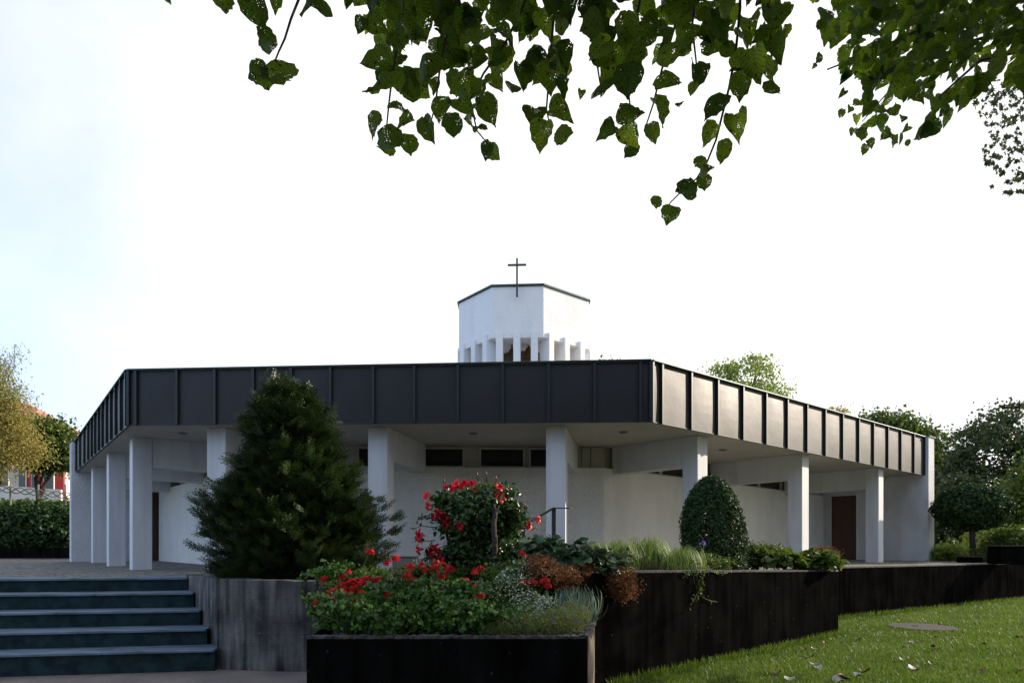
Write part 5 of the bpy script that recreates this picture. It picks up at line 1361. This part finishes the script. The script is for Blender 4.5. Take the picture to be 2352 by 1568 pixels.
# dense mass above the fringe
bx_ = [820, 870, 960, 1050, 1130, 1200, 1300, 1345, 1400, 1500, 1600, 1680, 1760, 1800]
by_ = [60, 230, 250, 230, 190, 200, 190, 60, 220, 200, 120, 215, 200, 60]
cnt = 0
while cnt < 400:
    x = rng.uniform(822, 1800); y = -160 + 405 * rng.random() ** 1.15
    lim = np.interp(x, bx_, by_)
    if y > lim - 25: continue
    if 1318 < x < 1350 and y > 60: continue
    if (x - 1415) ** 2 / 500 + (y - 90) ** 2 / 900 < 1 or (x - 1596) ** 2 / 300 + (y - 40) ** 2 / 1500 < 1 or (x - 980) ** 2 / 350 + (y - 112) ** 2 / 300 < 1: continue
    if x < 1120 and y > 105 and rng.random() < .35: continue
    cnt += 1
    add_leaf(x, y, rng.uniform(20, 42), rng.uniform(25, 155), rng.uniform(2.25, 3.3))
for _ in range(420): add_leaf(rng.uniform(250, 2050), rng.uniform(-1000, -150), rng.uniform(26, 44), rng.uniform(40, 140), rng.uniform(2.3, 3.6))
for _ in range(40): add_leaf(rng.uniform(480, 830), rng.uniform(-150, -45), rng.uniform(25, 45), rng.uniform(50, 130), rng.uniform(2.2, 3))
scatter("hanging_leaves", LINDEN, np.array(pos), curl(frames(np.array(tipv), np.array(nrmv))), np.array(szs), M['linden'], ld, rnd=np.array(rn), smooth=True, jit=.022)
# twigs
mb = MB()
for pts_px in ([(692, -60), (690, -10), (668, 45), (654, 90), (640, 120), (628, 150), (622, 170)], [(930, -80), (925, 20), (912, 110), (900, 180), (893, 240), (888, 290), (900, 330)], [(1240, -100), (1200, 20), (1160, 100), (1110, 170), (1080, 230), (1095, 300), (1120, 330)],
               [(1480, -100), (1470, 0), (1450, 100), (1440, 180), (1448, 250), (1440, 300)], [(1560, -80), (1550, 60), (1520, 160), (1500, 240), (1480, 300)], [(1700, -120), (1700, 20), (1690, 120), (1675, 200), (1660, 260), (1645, 320), (1625, 370), (1600, 410), (1565, 440), (1540, 465), (1530, 480)],
               [(1280, -60), (1270, 60), (1262, 160), (1255, 250), (1262, 285)], [(1380, -40), (1378, 60), (1372, 150), (1378, 190)], [(1760, -80), (1765, 40), (1772, 120), (1775, 190)], [(1020, -80), (1030, 60), (1010, 160), (1000, 240), (990, 280)], [(1600, -60), (1590, 60), (1600, 150)]):
    D0 = 2.45; n__ = len(pts_px)
    mb.tube([at(x, y, D0 + .25 * (1 - i / n__)) for i, (x, y) in enumerate(pts_px)], [.0065 - .0048 * i / n__ for i in range(n__)], 5)
mb.build("hanging_twigs", M['twig'], ld)

for (x, y, h_, lab) in ((-9.5, -13, 9, "unseen round-crowned tree added behind the viewer on the left to dim reflections"), (11, -12, 10, "unseen round-crowned tree added behind the viewer on the right to dim reflections")):  # unseen trees, added to darken the front fascia's reflections and the foreground
    tree("unseen_shade_tree", lab, (x, y, 0), 3.5, .3, [(x, y, h_ * .62, 5, 4, 3.6), (x + 3, y + .5, h_ * .5, 3.4, 3, 2.6), (x - 3, y - .5, h_ * .52, 3.4, 3, 2.8)], 9000, .34, M['leaf_dark'], .6)
# right-hand sprays, a little further off
ld2 = empty("linden_tree", (6.2, 2.2, .1), "second leafy tree whose smaller green leaves hang into the upper right corner", "tree")
mb = MB(); mb.tube([(6.2, 2.2, 0), (6.1, 2.3, 2), (5.9, 2.5, 4), (5.6, 2.6, 7)], [.24, .2, .17, .08], 10)
mb.tube(limb_pts((5.95, 2.45, 3.6), (3.4, 4.4, 6.0), 5), [.09, .07, .06, .045, .03, .015], 7); mb.tube(limb_pts((5.95, 2.45, 4.2), (2.9, 3.6, 5.6), 5), [.07, .06, .05, .04, .03, .012], 7); mb.build("trunk", M['bark'], ld2, smooth=True)
pos.clear(); tipv.clear(); nrmv.clear(); szs.clear(); rn.clear()
bx2 = [1862, 1880, 1920, 1950, 1990, 2020, 2060, 2110, 2150, 2190, 2250, 2310, 2380]; by2 = [20, 100, 190, 275, 340, 345, 335, 300, 330, 240, 210, 190, 190]
cnt = 0
while cnt < 900:
    x = 1865 + 560 * rng.random() ** .8; y = rng.uniform(-90, 345); lim = np.interp(x, bx2, by2)
    if y > lim: continue
    dens = 1.0 if y < lim * .55 else .30
    # open sky pockets
    if (x - 2012) ** 2 + (y - 205) ** 2 < 30 ** 2 or (x - 1905) ** 2 + (y - 110) ** 2 < 26 ** 2 or (x - 2110) ** 2 + (y - 260) ** 2 < 34 ** 2 or (x - 1890) ** 2 + (y - 10) ** 2 < 22 ** 2: continue
    if rng.random() > dens: continue
    cnt += 1
    D = rng.uniform(3.3, 5.4); big = rng.random() < .12
    add_leaf(x, y, rng.uniform(26, 36) if big else rng.uniform(10, 20), rng.uniform(60, 170), D)
for _ in range(420): add_leaf(rng.uniform(1900, 2750), rng.uniform(-700, -80), rng.uniform(14, 24), rng.uniform(40, 170), rng.uniform(3.4, 5.2))
for (x, y, hw, an) in ((1880, 135, 14, 110), (1870, 150, 12, 100), (1935, 215, 12, 120), (1932, 262, 12, 110), (1985, 345, 16, 110), (2000, 330, 14, 60), (2135, 292, 34, 120), (2120, 305, 26, 170), (2000, 195, 30, 110), (2048, 205, 36, 95), (2240, 175, 30, 80), (2210, 235, 24, 100), (1955, 305, 14, 130), (2060, 322, 12, 20), (2085, 330, 10, 60)):
    add_leaf(x, y, hw, an, 3.6)
scatter("hanging_leaves", LINDEN, np.array(pos), curl(frames(np.array(tipv), np.array(nrmv))), np.array(szs), M['linden'], ld2, rnd=np.array(rn), smooth=True, jit=.022)
mb = MB()
for pts_px in ([(2420, 40), (2250, 90), (2150, 130), (2050, 200), (1980, 280)], [(2420, 100), (2250, 140), (2160, 220), (2140, 290)], [(2300, -20), (2130, 60), (2000, 120), (1900, 160)], [(2400, 60), (2280, 80), (2210, 100), (2160, 105)]):
    mb.tube([at(x, y, 4.2) for x, y in pts_px], [.012, .009, .007, .005, .003][:len(pts_px)], 5)
mb.build("hanging_twigs", M['twig'], ld2)
P, Nn = blob_leaves([(6.6, 1.2, 7.2, 3.2, 2.8, 2.2), (8.6, 3.5, 6.4, 2.6, 2.6, 2.0)], 6000, .4, 60, .4, .4)
kk = (P[:, 2] > 1.6 + .95 * np.maximum(P[:, 1], 0) + .3) | (P[:, 0] > P[:, 1] * .86 + .5)
scatter("crown", QUAD, P[kk], frames(rand_dirs(kk.sum()), Nn[kk]), .13 + .1 * rng.random(kk.sum()), M['leaf_mid'], ld2)

# maple-like tree out to the right, its leaf sprays dangling at the right edge
mp_ = empty("maple_tree", (11.5, 8.2, .1), "tree with small star-shaped leaves dangling at the right edge", "tree")
mb = MB(); mb.tube([(11.5, 8.2, 0), (11.3, 8.3, 2.5), (10.9, 8.4, 5), (10.6, 8.5, 8)], [.26, .2, .16, .07], 10)
mb.tube(limb_pts((11, 8.4, 4.4), (7.1, 8.2, 7.4), 5), [.08, .07, .05, .04, .03, .015], 7); mb.tube(limb_pts((11, 8.4, 4.0), (7.0, 8.4, 6.4), 5), [.07, .06, .05, .04, .02, .01], 7); mb.build("trunk", M['bark'], mp_, smooth=True)
pos.clear(); tipv.clear(); nrmv.clear(); szs.clear(); rn.clear()
bxl = [200, 240, 285, 330, 385, 400, 445]; bxr = [2190, 2225, 2262, 2262, 2236, 2258, 2290]
cnt = 0
while cnt < 680:
    x = rng.uniform(2190, 2440); y = rng.uniform(180, 445); le = np.interp(y, bxl, bxr)
    if x < le: continue
    if rng.random() > .25 + (x - le) / 90 or math.sin(x * .11 + y * .05) * math.sin(y * .13 - x * .03) < -.25: continue
    cnt += 1; D = rng.uniform(7.0, 9.0); add_leaf(x, y, rng.uniform(7, 12), rng.uniform(20, 170), D)
scatter("hanging_leaves", STAR, np.array(pos), curl(frames(np.array(tipv), np.array(nrmv)), .5, 3), np.array(szs), M['leaf_dark'], mp_, rnd=np.array(rn), jit=.05)
P, Nn = blob_leaves([(11.5, 8.5, 8.4, 3.4, 3.2, 2.6), (13.5, 9.5, 6.8, 2.8, 2.8, 2.4), (12.5, 7, 6.2, 3, 2.5, 2)], 12000, .4, 70, .4, .4)
kk = P[:, 0] > P[:, 1] * .80 + .35
scatter("crown", QUAD, P[kk], frames(rand_dirs(kk.sum()), Nn[kk]), .13 + .1 * rng.random(kk.sum()), M['leaf_mid'], mp_)
print("objects", len(bpy.data.objects))
